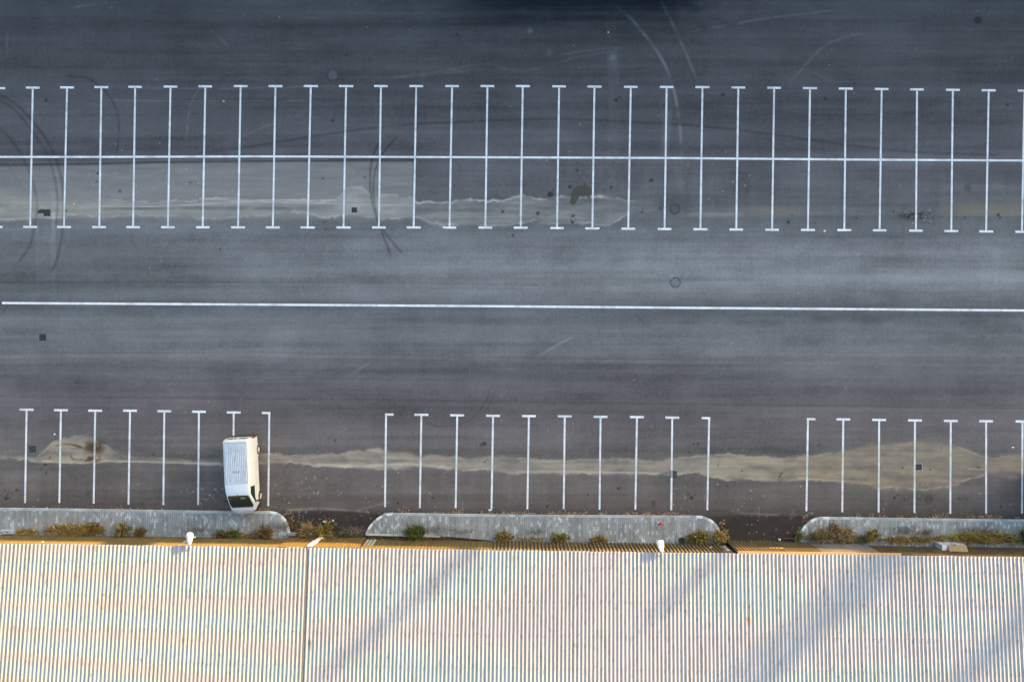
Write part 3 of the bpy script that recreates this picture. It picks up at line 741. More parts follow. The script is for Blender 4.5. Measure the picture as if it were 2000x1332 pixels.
def ribbed(sa, sb, off, pitch, depth, col, z0=.03, z1=ZE, var=.1, lean=0.0):
    n = max(2, int(round((sb - sa) / pitch))); p = (sb - sa) / n
    mb = MB(); prof = ((0, 0), (.42, 0), (.52, 1), (.88, 1), (.98, 0))
    S_, Q_ = [], []
    for k in range(n):
        for f_, q in prof: S_.append(sa + (k + f_) * p); Q_.append(q)
    S_.append(sb); Q_.append(0)
    zs = np.linspace(z0, z1, 8); r3 = random.Random(int(sa * 10))
    sheetc = [r3.uniform(1 - var, 1 + var) for _ in range(n // 4 + 2)]
    idx = []
    for z in zs:
        row = []
        for i, (s, q) in enumerate(zip(S_, Q_)):
            o = off + q * depth + lean * (z - z0)
            k = sheetc[min(i // 20, len(sheetc) - 1)]
            row.append(mb.pt((*along(s, o), z), tuple(np.array(col) * k)))
        idx.append(row)
    for a, b in zip(idx[:-1], idx[1:]):
        for i in range(len(a) - 1): mb.f.append([a[i + 1], a[i], b[i], b[i + 1]])
    return mb
OCH = (.098, .074, .030); OCR = (.112, .084, .044); GRY = (.27, .26, .24)
ribbed(S_of(-90), S_of(541), .00, .19, .022, OCH).build('wall_panel', M_WALL, wh)
ribbed(S_of(541), S_of(700), .10, .21, .030, (.100, .072, .027)).build('wall_panel', M_WALL, wh)
ribbed(S_of(700), S_of(960), .00, .22, .028, OCH).build('wall_panel', M_WALL, wh)
ribbed(S_of(960), S_of(1437), -.04, .252, .085, OCR).build('wall_panel', M_WALL, wh)
ribbed(S_of(1440), S_of(1532), .20, .222, .085, (.120, .094, .052)).build('wall_panel', M_WALL, wh)
ribbed(S_of(1534), S_of(1608), .17, .222, .085, (.115, .090, .050)).build('wall_panel', M_WALL, wh)
wp = ribbed(S_of(1609), S_of(1722), .15, .200, .070, (.18, .175, .17)).build('wall_panel', M_WALL, wh); wp['label'] = 'bare silvery ribbed wall sheet'
ribbed(S_of(1723), S_of(2090), .00, .145, .050, (.105, .080, .044)).build('wall_panel', M_WALL, wh)
# inner wall core, flashing and the shed's other sides
cr = MB(); L_ = S_of(2090)
def wallbox(sa, sb, da, db, z0, z1, c=(1, 1, 1), mb=None):
    P = [(*along(sa, da), z0), (*along(sb, da), z0), (*along(sb, db), z0), (*along(sa, db), z0), (*along(sa, da), z1), (*along(sb, da), z1), (*along(sb, db), z1), (*along(sa, db), z1)]
    i = [mb.pt(p, c) for p in P]
    for q in ((3, 2, 1, 0), (4, 5, 6, 7), (0, 1, 5, 4), (1, 2, 6, 5), (2, 3, 7, 6), (3, 0, 4, 7)): mb.f.append([i[k] for k in q])
wallbox(0, L_, -14, -.12, 0, ZE - .12, (.10, .09, .08), cr)
cr.build('core', M_DARKIN, wh)
bw = MB(); wallbox(0, L_, -14.2, -14.01, 0, ZE + 14 * math.tan(PITCH_R), OCH, bw); bw.build('back_wall', M_WALL, wh)
for sa in (-.2, L_ + .02):
    bw = MB(); wallbox(sa, sa + .18, -14.0, 0, 0, ZE, OCH, bw); bw.build('end_wall', M_WALL, wh)
RUST = (.40, .17, .055)
fl = MB(); wallbox(S_of(1250), S_of(1441), -.10, .035, ZE - .05, ZE + .012, (.36, .13, .05), fl); fl.build('flashing', M_KERB, wh)
fl = MB(); wallbox(S_of(1441), S_of(1760), -.10, .26, ZE + .004, ZE + .03, (.46, .24, .09), fl); fl.build('flashing', M_KERB, wh)
fl = MB(); wallbox(S_of(455), S_of(541), -.05, .05, ZE - .03, ZE + .01, (.45, .16, .05), fl); fl.build('flashing', M_KERB, wh)
fl = MB(); wallbox(S_of(0), S_of(455), -.05, .045, ZE - .03, ZE + .01, (.33, .20, .06), fl); fl.build('flashing', M_KERB, wh)
fl = MB(); wallbox(S_of(700), S_of(1250), -.05, .03, ZE - .03, ZE + .01, (.32, .19, .07), fl); fl.build('flashing', M_KERB, wh)

# torn sheet and bluish plate in the gap, patch of pale sheet at the other step
tp = MB()
wallbox(S_of(1424), S_of(1435), .02, .035, .6, 1.9, (.22, .24, .30), tp)
tp.build('plate', M_KERB, wh)
tp = MB()
for k in range(3):
    tp = MB(); wallbox(S_of(704 + k * 7), S_of(708 + k * 7.2), .035, .05, .25, 1.75, (.30, .32, .28), tp); tp.build('loose_strip', M_KERB, wh)
tp = MB(); wallbox(S_of(1398), S_of(1406), .01, .03, .95, 1.1, (.7, .7, .66), tp); tp.build('repair_patch', M_KERB, wh)
tp = MB(); wallbox(S_of(67), S_of(70), .03, .045, 1.9, 2.0, (.7, .65, .5), tp); tp.build('repair_patch', M_KERB, wh)
tp = MB(); wallbox(S_of(1510), S_of(1540), .25, .262, 1.75, 1.95, (.34, .24, .10), tp)
tp.build('repair_patch', M_KERB, wh)

# ------------------------------------------------------------------ wall lamps
M_LAMP = mat('lamp_body', (.58, .57, .55), .4, noise=.06, nscale=8)
M_LENS = mat('lamp_lens', (.60, .66, .74), .15, noise=.04)
M_STEEL = mat('steel', (.30, .30, .30), .45, .6, noise=.1)
def lamp(hu, hv, eu, ev, label, bar, lens):
    """lamp head centre and arm foot in image pixels, head at 3.7 m, foot at the eave"""
    zh = 3.0
    hx, hy, _ = px_to_xyz(hu, hv, zh); fx, fy, _ = px_to_xyz(eu, ev, ZE - .05)
    t = empty('wall_lamp', (fx, fy, ZE - .05)); tag(t, label, 'wall lamp', 'lamps on arms along the shed wall')
    d = Vector((hx - fx, hy - fy, zh - ZE + .05)); fl = Vector((d.x, d.y, 0)).normalized(); sd = Vector((fl.y, -fl.x, 0))
    a = MB(); tail = d - fl * .36
    a.tube((0, 0, 0), (0, 0, d.z * .55), .03); a.tube((0, 0, d.z * .55), tail, .028); a.tube((0, 0, -.5), (0, 0, 0), .03)
    a.build('arm', M_STEEL, t)
    h = MB(); rows = []
    for s, wd, top in ((-.40, .05, .03), (-.36, .09, .06), (-.2, .15, .10), (0, .20, .13), (.22, .23, .13), (.34, .22, .11), (.40, .16, .07), (.42, .05, .03)):
        c = d + fl * s
        rows.append([c + sd * (wd * math.cos(p)) + Vector((0, 0, max(math.sin(p), -.35) * top)) for p in (2 * math.pi * k / 14 for k in range(14))])
    h.grid(rows, closed=True); h.build('head', M_LAMP, t, smooth=True)
    ln = MB(); rows = []
    for s, wd in ((-.24, .09), (-.1, .12), (.05, .14), (.18, .14)):
        c = d + fl * s + Vector((0, 0, .115 if s < -.05 else .145))
        rows.append([c - sd * wd, c + sd * wd] if True else 0)
    if lens:
        rows2 = [[p + Vector((0, 0, .006)) for p in r] for r in rows]
        ln.grid(rows2); ln.build('top_panel', M_LENS, t)
    if bar:
        b = MB(); c = d - fl * .04; q = (sd * .9 + fl * .42).normalized()
        b.tube(c - q * .45, c + q * .42, .022, n=6); b.build('cross_bar', M_LAMP, t)
lamp(370.5, 1052, 373, 1072.5, 'white wall lamp with a short cross bar on a thin arm left of the van', True, False)
lamp(1291, 1067, 1292.5, 1082, 'pale blue topped wall lamp on the dark ribbed wall below the red litter', False, True)

# ------------------------------------------------------------------ delivery van
M_VAN = mat('van_paint', (.52, .515, .49), .32, noise=.05, nscale=1.5, fine=.03)
M_VROOF = mat('van_roof', attr=True, rough=.45, noise=.10, nscale=2.5, fine=.08, stretch=(3, .7, 1))
M_GLASS = mat('van_glass', (.012, .022, .015), .06, noise=.3, nscale=2.0)
M_BLACK = mat('black_plastic', (.025, .025, .028), .6)
M_TYRE = mat('tyre', (.02, .02, .021), .85)
M_HUB = mat('hub', (.50, .48, .43), .4, .2)
M_RED = mat('tail_lens', (.28, .03, .02), .25)
M_CLEAR = mat('head_lens', (.6, .62, .64), .12)
M_TEAL = mat('sticker', (.05, .20, .20), .5)
cx, cy = px_to_xy(482.5, 924.5)
van = empty('delivery_van', (cx, cy, 0), math.pi + R(2.6))
tag(van, 'white high sided panel van with dirty ribbed roof parked nose on to the pavement', 'van')
L = 5.25
T0 = L / 2                                    # local y runs forward; t = distance from the rear
kt = lambda ks: (lambda t: float(np.interp(t, [a for a, b in ks], [b for a, b in ks])))
zr = kt([(0, 1.98), (.05, 2.06), (.14, 2.12), (2.9, 2.13), (3.2, 2.11), (3.6, 2.04), (3.82, 1.95), (4.25, 1.58), (4.62, 1.22), (4.8, 1.12), (5.0, 1.02), (5.14, .86), (5.22, .68), (5.25, .55)])
wr = kt([(0, .70), (.05, .74), (.14, .77), (2.9, .77), (3.4, .76), (3.8, .73), (4.25, .78), (4.62, .80), (4.85, .77), (5.0, .70), (5.14, .58), (5.22, .48), (5.25, .42)])
wb = kt([(0, .93), (.06, .96), (.3, .97), (3.6, .97), (4.3, .96), (4.62, .90), (4.85, .82), (5.0, .74), (5.14, .62), (5.22, .52), (5.25, .46)])
def prof(t):
    z, r, b = zr(t), wr(t), wb(t); zb = min(1.15, .28 + (z - .28) * .62)
    return [(0, .28), (b * .8, .28), (b - .05, .31), (b - .01, .40), (b, .34 + (zb - .34) * .55), (b, zb), (b + (r + .06 - b) * .55, zb + (z - zb) * .55),
            (r + .07, z - .10 * min(1, z / 1.5)), (r + .035, z - .04), (r - .03, z - .006), (r * .5, z + .012), (0, z + .018)]
def vp(t, u, off=0.0):
    """point on the right (u>0) or left side of the skin; |u| in profile index units"""
    P = prof(t); s = 1 if u >= 0 else -1; a = min(abs(u), len(P) - 1.001); i = int(a); f = a - i
    x = P[i][0] * (1 - f) + P[i + 1][0] * f; z = P[i][1] * (1 - f) + P[i + 1][1] * f
    return Vector((s * x, t - T0, z))
def vskin(t, u, off):
    e = .01; p = vp(t, u); a = vp(min(t + e, L), u) - vp(t - e, u); b = vp(t, u + e) - vp(t, u - e)
    n = a.cross(b); n = n.normalized() if n.length > 1e-9 else Vector((0, 0, 1))
    if n.dot(p - Vector((0, p.y, .9))) < 0: n = -n
    return p + n * off
ts = sorted(set([0, .02, .05, .09, .14, .3] + list(np.linspace(.5, 2.9, 7)) + list(np.linspace(3.0, 5.25, 28))))
body = MB(); rows = []
for t in ts:
    P = prof(t)
    r = [Vector((x, t - T0, z)) for x, z in P] + [Vector((-x, t - T0, z)) for x, z in P[-2:0:-1]]
    rows.append(r)
idx = body.grid(rows, closed=True)
body.f.append(idx[0][::-1]); body.f.append(idx[-1])
vb = body.build('body', M_VAN, van, smooth=True)
md = vb.modifiers.new('edge', 'EDGE_SPLIT'); md.split_angle = R(38)
def patch(name, m, fu, t0, t1, nt_=10, nu=8, off=.006, parent=None, col=None):
    """fu(t) -> (u0,u1) profile span"""
    mb = MB(); rows = []
    for t in np.linspace(t0, t1, nt_):
        u0, u1 = fu(t); rows.append([vskin(t, u, off) for u in np.linspace(u0, u1, nu)])
    mb.grid(rows); return mb.build(name, m, parent or van, smooth=True)
# ribbed roof panel
rp = MB(); n = 12 * 6; rows = []
stn = random.Random(3)
for t in np.linspace(.16, 2.92, 60):
    row = []
    for k in range(n + 1):
        f = k / n; x = (f * 2 - 1) * .73
        z = zr(t) + .02 + .012 * (1 - (x / .73) ** 2)
        inrib = .32 < t < 2.82
        ph = (f * 12) % 1
        if inrib and .02 < f < .98: z += .040 * max(0, min(1, (math.sin(2 * math.pi * ph) * 1.6)))
        g_ = 1.0
        if t < .34: g_ = .70 + .2 * stn.random()
        if .45 < t < .95 and stn.random() < .10 and .3 < f < .85: g_ = .4
        if 2.10 < t < 2.25 and .33 < f < .62 and stn.random() < .35: g_ = .25
        if 1.1 < t < 1.5 and .50 < f < .53: g_ = .5
        dirt = .9 + .1 * stn.random()
        row.append(((x, t - T0, z), (.45 * g_ * dirt, .475 * g_ * dirt, .495 * g_ * dirt)))  # bluish grey base holds sky light painted in; dark marks are dirt
    rows.append(row)
ii = [[rp.pt(p, c) for p, c in r] for r in rows]
for a, b in zip(ii[:-1], ii[1:]):
    for k in range(n): rp.f.append([a[k], a[k + 1], b[k + 1], b[k]])
rp.build('roof_panel', M_VROOF, van)
gl = MB()                                      # gutters along and across the roof
for x in (-.76, .76): gl.box((x - .012, .14 - T0, 2.10), (x + .012, 2.95 - T0, 2.142))
gl.box((-.77, 2.93 - T0, 2.10), (.77, 2.965 - T0, 2.155)); gl.box((-.74, .30 - T0, 2.12), (.74, .325 - T0, 2.152))
gl.build('roof_trim', mat('gutter', (.36, .37, .38), .6), van)
ws = MB(); rows = []
for t in np.linspace(3.79, 4.68, 12):
    k = (t - 3.79) / .89; hw = np.interp(k, [0, .08, .9, 1], [.64, .71, .78, .70])
    rows.append([Vector((x, t - T0, zr(t) + .022 + .010 * (1 - (x / .8) ** 2))) for x in np.linspace(-hw, hw, 12)])
ws.grid(rows); wso = ws.build('windscreen', M_GLASS, van, smooth=True)
st_ = MB(); rows = [[(x, t - T0, zr(t) + .040) for x in (-.42, -.12)] for t in (3.93, 4.06)]
st_.grid(rows); st_.build('sticker', M_TEAL, wso)
for x0, x1 in ((-.55, -.05), (.1, .6)):
    wp = MB(); wp.tube((x0, 4.63 - T0, zr(4.63) + .04), (x1, 4.55 - T0, zr(4.55) + .05), .014, n=6); wp.build('wiper', M_BLACK, van)
cw = MB(); cw.grid([[(x, t - T0, zr(t) + .020) for x in np.linspace(-hw, hw, 8)] for t, hw in ((4.68, .76), (4.75, .66))]); cw.build('cowl', M_BLACK, van)
for s in (1, -1):
    patch('side_window', M_GLASS, lambda t: (s * (5.35 if t < 4.0 else 5.35 - (t - 4.0) * .0), s * (6.75 - max(0, t - 3.75) * 1.35)), 3.22, 4.42, 12, 6, .006)
    dl = MB()
    for t in (3.12, 1.75):
        rr = [[vskin(t - .008, s * u, .003), vskin(t + .008, s * u, .003)] for u in np.linspace(3.2, 7.6, 14)]; dl.grid(rr)
    dl.grid([[vskin(t, s * 4.75, .004), vskin(t, s * 4.85, .004)] for t in np.linspace(.25, 4.4, 20)])
    dl.build('panel_seam', mat('seam', (.30, .30, .28), .7), van)
    dt = MB(); rr = [[vskin(t, s * 7.45, .004), vskin(t, s * 7.65, .004)] for t in np.linspace(.45, 1.25, 16)]; dt.grid(rr); dt.build('rust_streak', mat('streak', (.36, .33, .29), .7), van)
    mr_ = MB(); p = vskin(4.28, s * 5.5, .0)
    mr_.tube(p, p + Vector((s * .14, .02, .0)), .035, n=6); q = p + Vector((s * .22, .03, .02))
    mr_.box((q.x - .09, q.y - .06, q.z - .13), (q.x + .09, q.y + .05, q.z + .13)); mr_.build('mirror', M_BLACK, van, bevel=.02)
    hl = MB(); hl.grid([[vskin(t, s * u, .008) for u in (5.5, 6.2, 7.0)] for t in (4.92, 5.02, 5.12)]); hl.build('headlight', M_CLEAR, van)
    tl = MB(); tl.box((s * .90 - .06, -T0 - .025, .75), (s * .90 + .06, -T0 + .05, 1.35)); tl.build('tail_light', M_RED, van, bevel=.01)
    for yv in (.95, 4.15):
        wl = empty('wheel', (s * .88, yv - T0, .33)); wl.parent = van
        if yv > 3: wl.rotation_euler = (0, 0, R(-6))
        ty = MB(); rows = []
        for xo, rr in ((-.11, .20), (-.11, .30), (-.07, .33), (.07, .33), (.12, .30), (.125, .21)):
            rows.append([Vector((s * xo, rr * math.cos(a), rr * math.sin(a))) for a in (2 * math.pi * k / 24 for k in range(24))])
        ty.grid(rows, closed=True); ty.build('tyre', M_TYRE, wl, smooth=True)
        rm = MB(); rows = []
        for xo, rr in ((.11, .21), (.09, .19), (.115, .12), (.14, .07), (.145, .001)):
            rows.append([Vector((s * xo, rr * math.cos(a), rr * math.sin(a))) for a in (2 * math.pi * k / 20 for k in range(20))])
        rm.grid(rows, closed=True); rm.build('rim', M_HUB, wl, smooth=True)
        ar = MB(); rows = []
        for a in np.linspace(0, math.pi, 17):
            rows.append([Vector((s * xq, yv - T0 + r_ * math.cos(a), .33 + r_ * math.sin(a))) for xq, r_ in ((.95, .42), (.985, .42), (.985, .36), (.95, .36))])
        ar.grid(rows, closed=True); ar.build('wheel_arch', M_BLACK if yv > 3 else M_VAN, van)
bp = MB(); rows = []
for x in np.linspace(-1, 1, 17):
    a = abs(x); yy = 5.27 - .42 * a ** 3.2; hw = x * 1.0
    rows.append([Vector((hw, yy - T0 - .10, .28)), Vector((hw, yy - T0, .32)), Vector((hw, yy - T0, .55)), Vector((hw, yy - T0 - .05, .62)), Vector((hw, yy - T0 - .3, .62))])
bp.grid(rows); bp.build('front_bumper', M_BLACK, van, smooth=True)
nb = MB(); rows = []
for x in np.linspace(-.50, .50, 9):
    rows.append([Vector((x, 5.31 - T0 - .06 * x * x, .36)), Vector((x, 5.31 - T0 - .06 * x * x, .60)), Vector((x, 5.24 - T0, .68)), Vector((x, 5.10 - T0, .72))])
nb.grid(rows); nb.build('nose_panel', M_VAN, van, smooth=True)
rb = MB(); rb.box((-.95, -T0 - .09, .36), (.95, -T0 + .01, .56)); rb.build('rear_bumper', M_BLACK, van, bevel=.02)
for x in (-.35, .35):
    rd = MB(); rd.box((x - .28, -T0 - .006, 1.25), (x + .28, -T0 + .01, 1.75)); rd.build('rear_window', M_GLASS, van)
vt = MB(); vt.box((-.02, 3.70 - T0, zr(3.72) + .012), (.02, 3.78 - T0, zr(3.74) + .05)); vt.build('aerial_base', M_BLACK, van)

# ------------------------------------------------------------------ small built things
M_WOOD = mat('weathered_board', (.22, .165, .09), .85, noise=.25, nscale=3, fine=.15)
M_GALV = mat('galvanised', (.40, .44, .50), .5, .2, noise=.15, nscale=4)
M_WHITE = mat('white_board', (.62, .62, .60), .6, noise=.1)
x, y = px_to_xy(1846.5, 1061); cb = empty('utility_box', (x, y, 0), -.012)
tag(cb, 'grey metal box with a tilted brown board lid standing against the shed wall', 'utility box')
b = MB(); b.box((-.80, -.28, 0), (.78, .15, 1.05)); b.build('body', M_GALV, cb, bevel=.01)
b = MB(); b.grid([[(-.45, -.33, 1.42), (-.42, .20, 1.09)], [(.83, -.33, 1.42), (.80, .20, 1.09)]]); b.grid([[(-.45, -.33, 1.38), (-.42, .20, 1.05)], [(.83, -.33, 1.38), (.80, .20, 1.05)]])
b.face([(-.45, -.33, 1.38), (.83, -.33, 1.38), (.83, -.33, 1.42), (-.45, -.33, 1.42)]); b.face([(-.42, .20, 1.05), (.80, .20, 1.05), (.80, .20, 1.09), (-.42, .20, 1.09)])
b.face([(-.45, -.33, 1.38), (-.42, .20, 1.05), (-.42, .20, 1.09), (-.45, -.33, 1.42)]); b.face([(.83, -.33, 1.38), (.80, .20, 1.05), (.80, .20, 1.09), (.83, -.33, 1.42)])
b.build('lid', M_WOOD, cb)
b = MB(); b.box((-.80, -.24, 1.055), (-.46, .14, 1.09)); b.box((-.46, .155, .9), (.2, .175, 1.09)); b.build('top_strip', M_WHITE, cb)
b = MB(); b.box((.02, .20, .6), (.10, .27, 1.30)); b.box((-.14, .20, 1.05), (.26, .26, 1.11)); b.box((.2, .16, .7), (.26, .24, 1.0)); b.build('bracket', M_GALV, cb)

x, y = px_to_xy(622, 1060); pk = empty('board', (x, y, 0))
tag(pk, 'long white board propped upright on the ochre wall', 'board')
b = MB(); p0 = Vector((*px_to_xy(630, 1046.5), .05)) - Vector((x, y, 0)); p1 = Vector(px_to_xyz(605, 1066, 2.62)) - Vector((x, y, 0))
d = (p1 - p0); s_ = Vector((.16, 0, 0)); th = Vector((0, .03, 0))
P = [p0 - s_ * .3, p0 + s_ * .9, p0 + d * .35 + s_ * 1.1, p1 + s_ * 1.0, p1 - s_ * 1.2, p0 + d * .40 - s_ * 1.0]
a_ = [b.pt(q + th) for q in P]; c_ = [b.pt(q - th) for q in P]
b.f.append(a_); b.f.append(c_[::-1])
for k in range(6): b.f.append([a_[k], c_[k], c_[(k + 1) % 6], a_[(k + 1) % 6]])
b.build('plank', M_WHITE, pk)
b = MB(); q = p0 + d * .42
b.box((q.x - .36, q.y + .02, q.z - .05), (q.x - .10, q.y + .06, q.z + .05), (.32, .16, .08)); b.build('broken_batten', M_KERB, pk); b = MB(); b.box((q.x + .16, q.y + .02, q.z - .30), (q.x + .40, q.y + .05, q.z - .22), (.5, .4, .2)); b.build('broken_batten', M_KERB, pk)

x, y = px_to_xy(22, 1037); tr = empty('metal_trough', (x, y, 0)); tag(tr, 'low grey metal trough with dark slots and a pipe at the foot of the wall', 'trough')
b = MB(); b.box((-.36, -.13, .11), (.38, .14, .30)); b.build('body', M_GALV, tr, bevel=.008)
b = MB(); b.box((-.20, -.03, .296), (-.02, .03, .304)); b.box((-.30, .03, .296), (-.23, .06, .304)); b.box((.05, -.07, .296), (.10, -.03, .304)); b.box((.04, .04, .296), (.09, .07, .304)); b.build('slot_pattern', M_PIT, tr)
b = MB(); b.tube((-.30, -.08, .22), (-1.0, -.32, .16), .05); b.build('pipe', M_GALV, tr)
b = MB(); b.box((-.62, .02, .11), (-.42, .14, .2), (.5, .5, .45)); b.build('rubble_block', M_KERB, tr); b = MB(); b.box((-1.0, -.10, .11), (-.6, .03, .15), (.34, .40, .42)); b.build('rubble_block', M_KERB, tr)

# ------------------------------------------------------------------ plants
M_LEAF = mat('plant_tissue', attr=True, rough=.8, noise=.10, nscale=5, spec=.2)
GOLD = [(.34, .235, .050), (.28, .19, .04), (.40, .29, .09), (.16, .115, .035), (.03, .02, .010)]  # near-black entries in these lists paint the shaded gaps between leaves
STRAW = [(.30, .225, .105), (.23, .16, .06), (.36, .28, .15), (.13, .09, .035), (.03, .02, .010)]
BROWN = [(.16, .085, .028), (.11, .06, .022), (.21, .125, .04), (.08, .045, .02), (.03, .02, .010)]
OLIVE = [(.23, .165, .035), (.15, .12, .025), (.29, .20, .05), (.08, .07, .018), (.03, .02, .010)]
GREEN = [(.07, .11, .018), (.045, .075, .014), (.11, .15, .03), (.13, .12, .03), (.03, .02, .010)]
DKGRN = [(.030, .055, .014), (.02, .036, .012), (.05, .075, .02)]
GREY = [(.13, .11, .085), (.09, .075, .06), (.18, .155, .12)]
def blade(mb, base, d, L_, wd, bend, col, seg=3):
    d = Vector(d).normalized(); side = d.cross(Vector((0, 0, 1)))
    if side.length < .1: side = Vector((1, 0, 0))
    a = random.uniform(0, math.pi); side = (side.normalized() * math.cos(a) + d.orthogonal().normalized() * math.sin(a)).normalized()
    p = Vector(base); rows = []
    for k in range(seg + 1):
        f = k / seg; w_ = wd * (1 - f * .85)
        rows.append([p - side * w_, p + side * w_])
        d = (d + Vector((bend[0], bend[1], -bend[2])) * (1 / seg)).normalized(); p = p + d * (L_ / seg)
    k_ = random.uniform(.9, 1.9); mb.grid(rows, tuple(c * k_ for c in col))
def plant(kind, u, v, w_, h_, pal, label, n=None, name=None, cat='weed', ht=.5):
    w_, h_ = w_ * (1.25 if kind == 'grass' else 1.12), h_ * 1.2
    x, y = px_to_xy(u, v); rx, ry = w_ / U / 2, h_ / U / 2
    rnd = random.Random(int(u * 31 + v)); mb = MB(); mb2 = MB()
    area = max(.12, rx * ry * 4)
    if kind == 'grass':
        n = n or int(420 * area) + 60
        for _ in range(n):
            px_, py_ = rnd.uniform(-1, 1), rnd.uniform(-1, 1)
            if px_ * px_ + py_ * py_ > 1: continue
            b = (px_ * rx, py_ * ry * .75 - ry * .1, .1)
            d = (rnd.gauss(px_ * .3, .35), rnd.gauss(.25, .35), rnd.uniform(.5, 1.1))
            blade(mb, b, d, rnd.uniform(.5, 1.15) * ht, rnd.uniform(.012, .026), (rnd.gauss(0, .4), rnd.gauss(.1, .4), .5), rnd.choice(pal))
        o = mb.build(name or 'grass_tuft', M_LEAF, None, (x, y, 0))
    elif kind == 'shrub':
        n = n or int(750 * area) + 150
        t = empty(name or 'dry_shrub', (x, y, 0))
        tips = []
        for _ in range(int(26 * area) + 14):
            a = rnd.uniform(0, 2 * math.pi); e = rnd.uniform(.25, 1.2); r_ = rnd.uniform(.55, 1.0)
            tip = Vector((math.cos(a) * rx * r_ * math.cos(e) * 1.25, math.sin(a) * ry * r_ * math.cos(e) * 1.25, .1 + ht * r_ * math.sin(e)))
            b0 = Vector((rnd.gauss(0, rx * .12), rnd.gauss(-ry * .2, ry * .12), .05)); mid = b0.lerp(tip, .5) + Vector((rnd.gauss(0, .04), rnd.gauss(0, .04), .08))
            mb2.tube(b0, mid, .012, .009, n=4, c=tuple(c * .8 for c in rnd.choice(pal)), caps=False); mb2.tube(mid, tip, .009, .004, n=4, c=rnd.choice(pal), caps=False)
            tips.append((b0, mid, tip))
        for _ in range(n):
            b0, mid, tip = rnd.choice(tips); f = rnd.uniform(.25, 1.05)
            p = b0.lerp(mid, f * 2) if f < .5 else mid.lerp(tip, f * 2 - 1)
            p = p + Vector((rnd.gauss(0, .04), rnd.gauss(0, .04), rnd.gauss(0, .04))); p.z = max(p.z, .04)
            d = (rnd.gauss(0, 1), rnd.gauss(0, 1), rnd.gauss(.3, .8))
            blade(mb, p, d, rnd.uniform(.05, .14), rnd.uniform(.012, .030), (rnd.gauss(0, .3), rnd.gauss(0, .3), .2), rnd.choice(pal), 2)
        for _ in range(n // 4):
            b0, mid, tip = rnd.choice(tips); f = rnd.uniform(.2, .9); p = b0.lerp(tip, f)
            blade(mb, p, (tip - b0) + Vector((rnd.gauss(0, .15), rnd.gauss(0, .15), .1)), rnd.uniform(.15, .34), .012, (rnd.gauss(0, .4), rnd.gauss(0, .4), .3), rnd.choice(STRAW if rnd.random() < .6 else pal), 3)
        mb.build('foliage', M_LEAF, t); mb2.build('stems', M_LEAF, t); o = t
    else:                                        # sparse dead stalks
        n = n or int(60 * area) + 14
        for _ in range(n):
            b = (rnd.gauss(0, rx * .5), rnd.gauss(0, ry * .4), .1)
            blade(mb, b, (rnd.gauss(0, .5), rnd.gauss(.3, .5), rnd.uniform(.2, .9)), rnd.uniform(.15, .45), rnd.uniform(.006, .014), (rnd.gauss(0, .6), rnd.gauss(0, .6), .3), rnd.choice(pal))
            for _ in range(3):
                q = (b[0] + rnd.gauss(0, .12), b[1] + rnd.gauss(0, .1), rnd.uniform(.1, .2))
                blade(mb, q, (rnd.gauss(0, 1), rnd.gauss(0, 1), .2), rnd.uniform(.05, .12), .014, (0, 0, .2), rnd.choice(pal), 2)
        o = mb.build(name or 'dead_weed', M_LEAF, None, (x, y, 0))
    tag(o, label, cat, 'weeds along the foot of the shed wall')
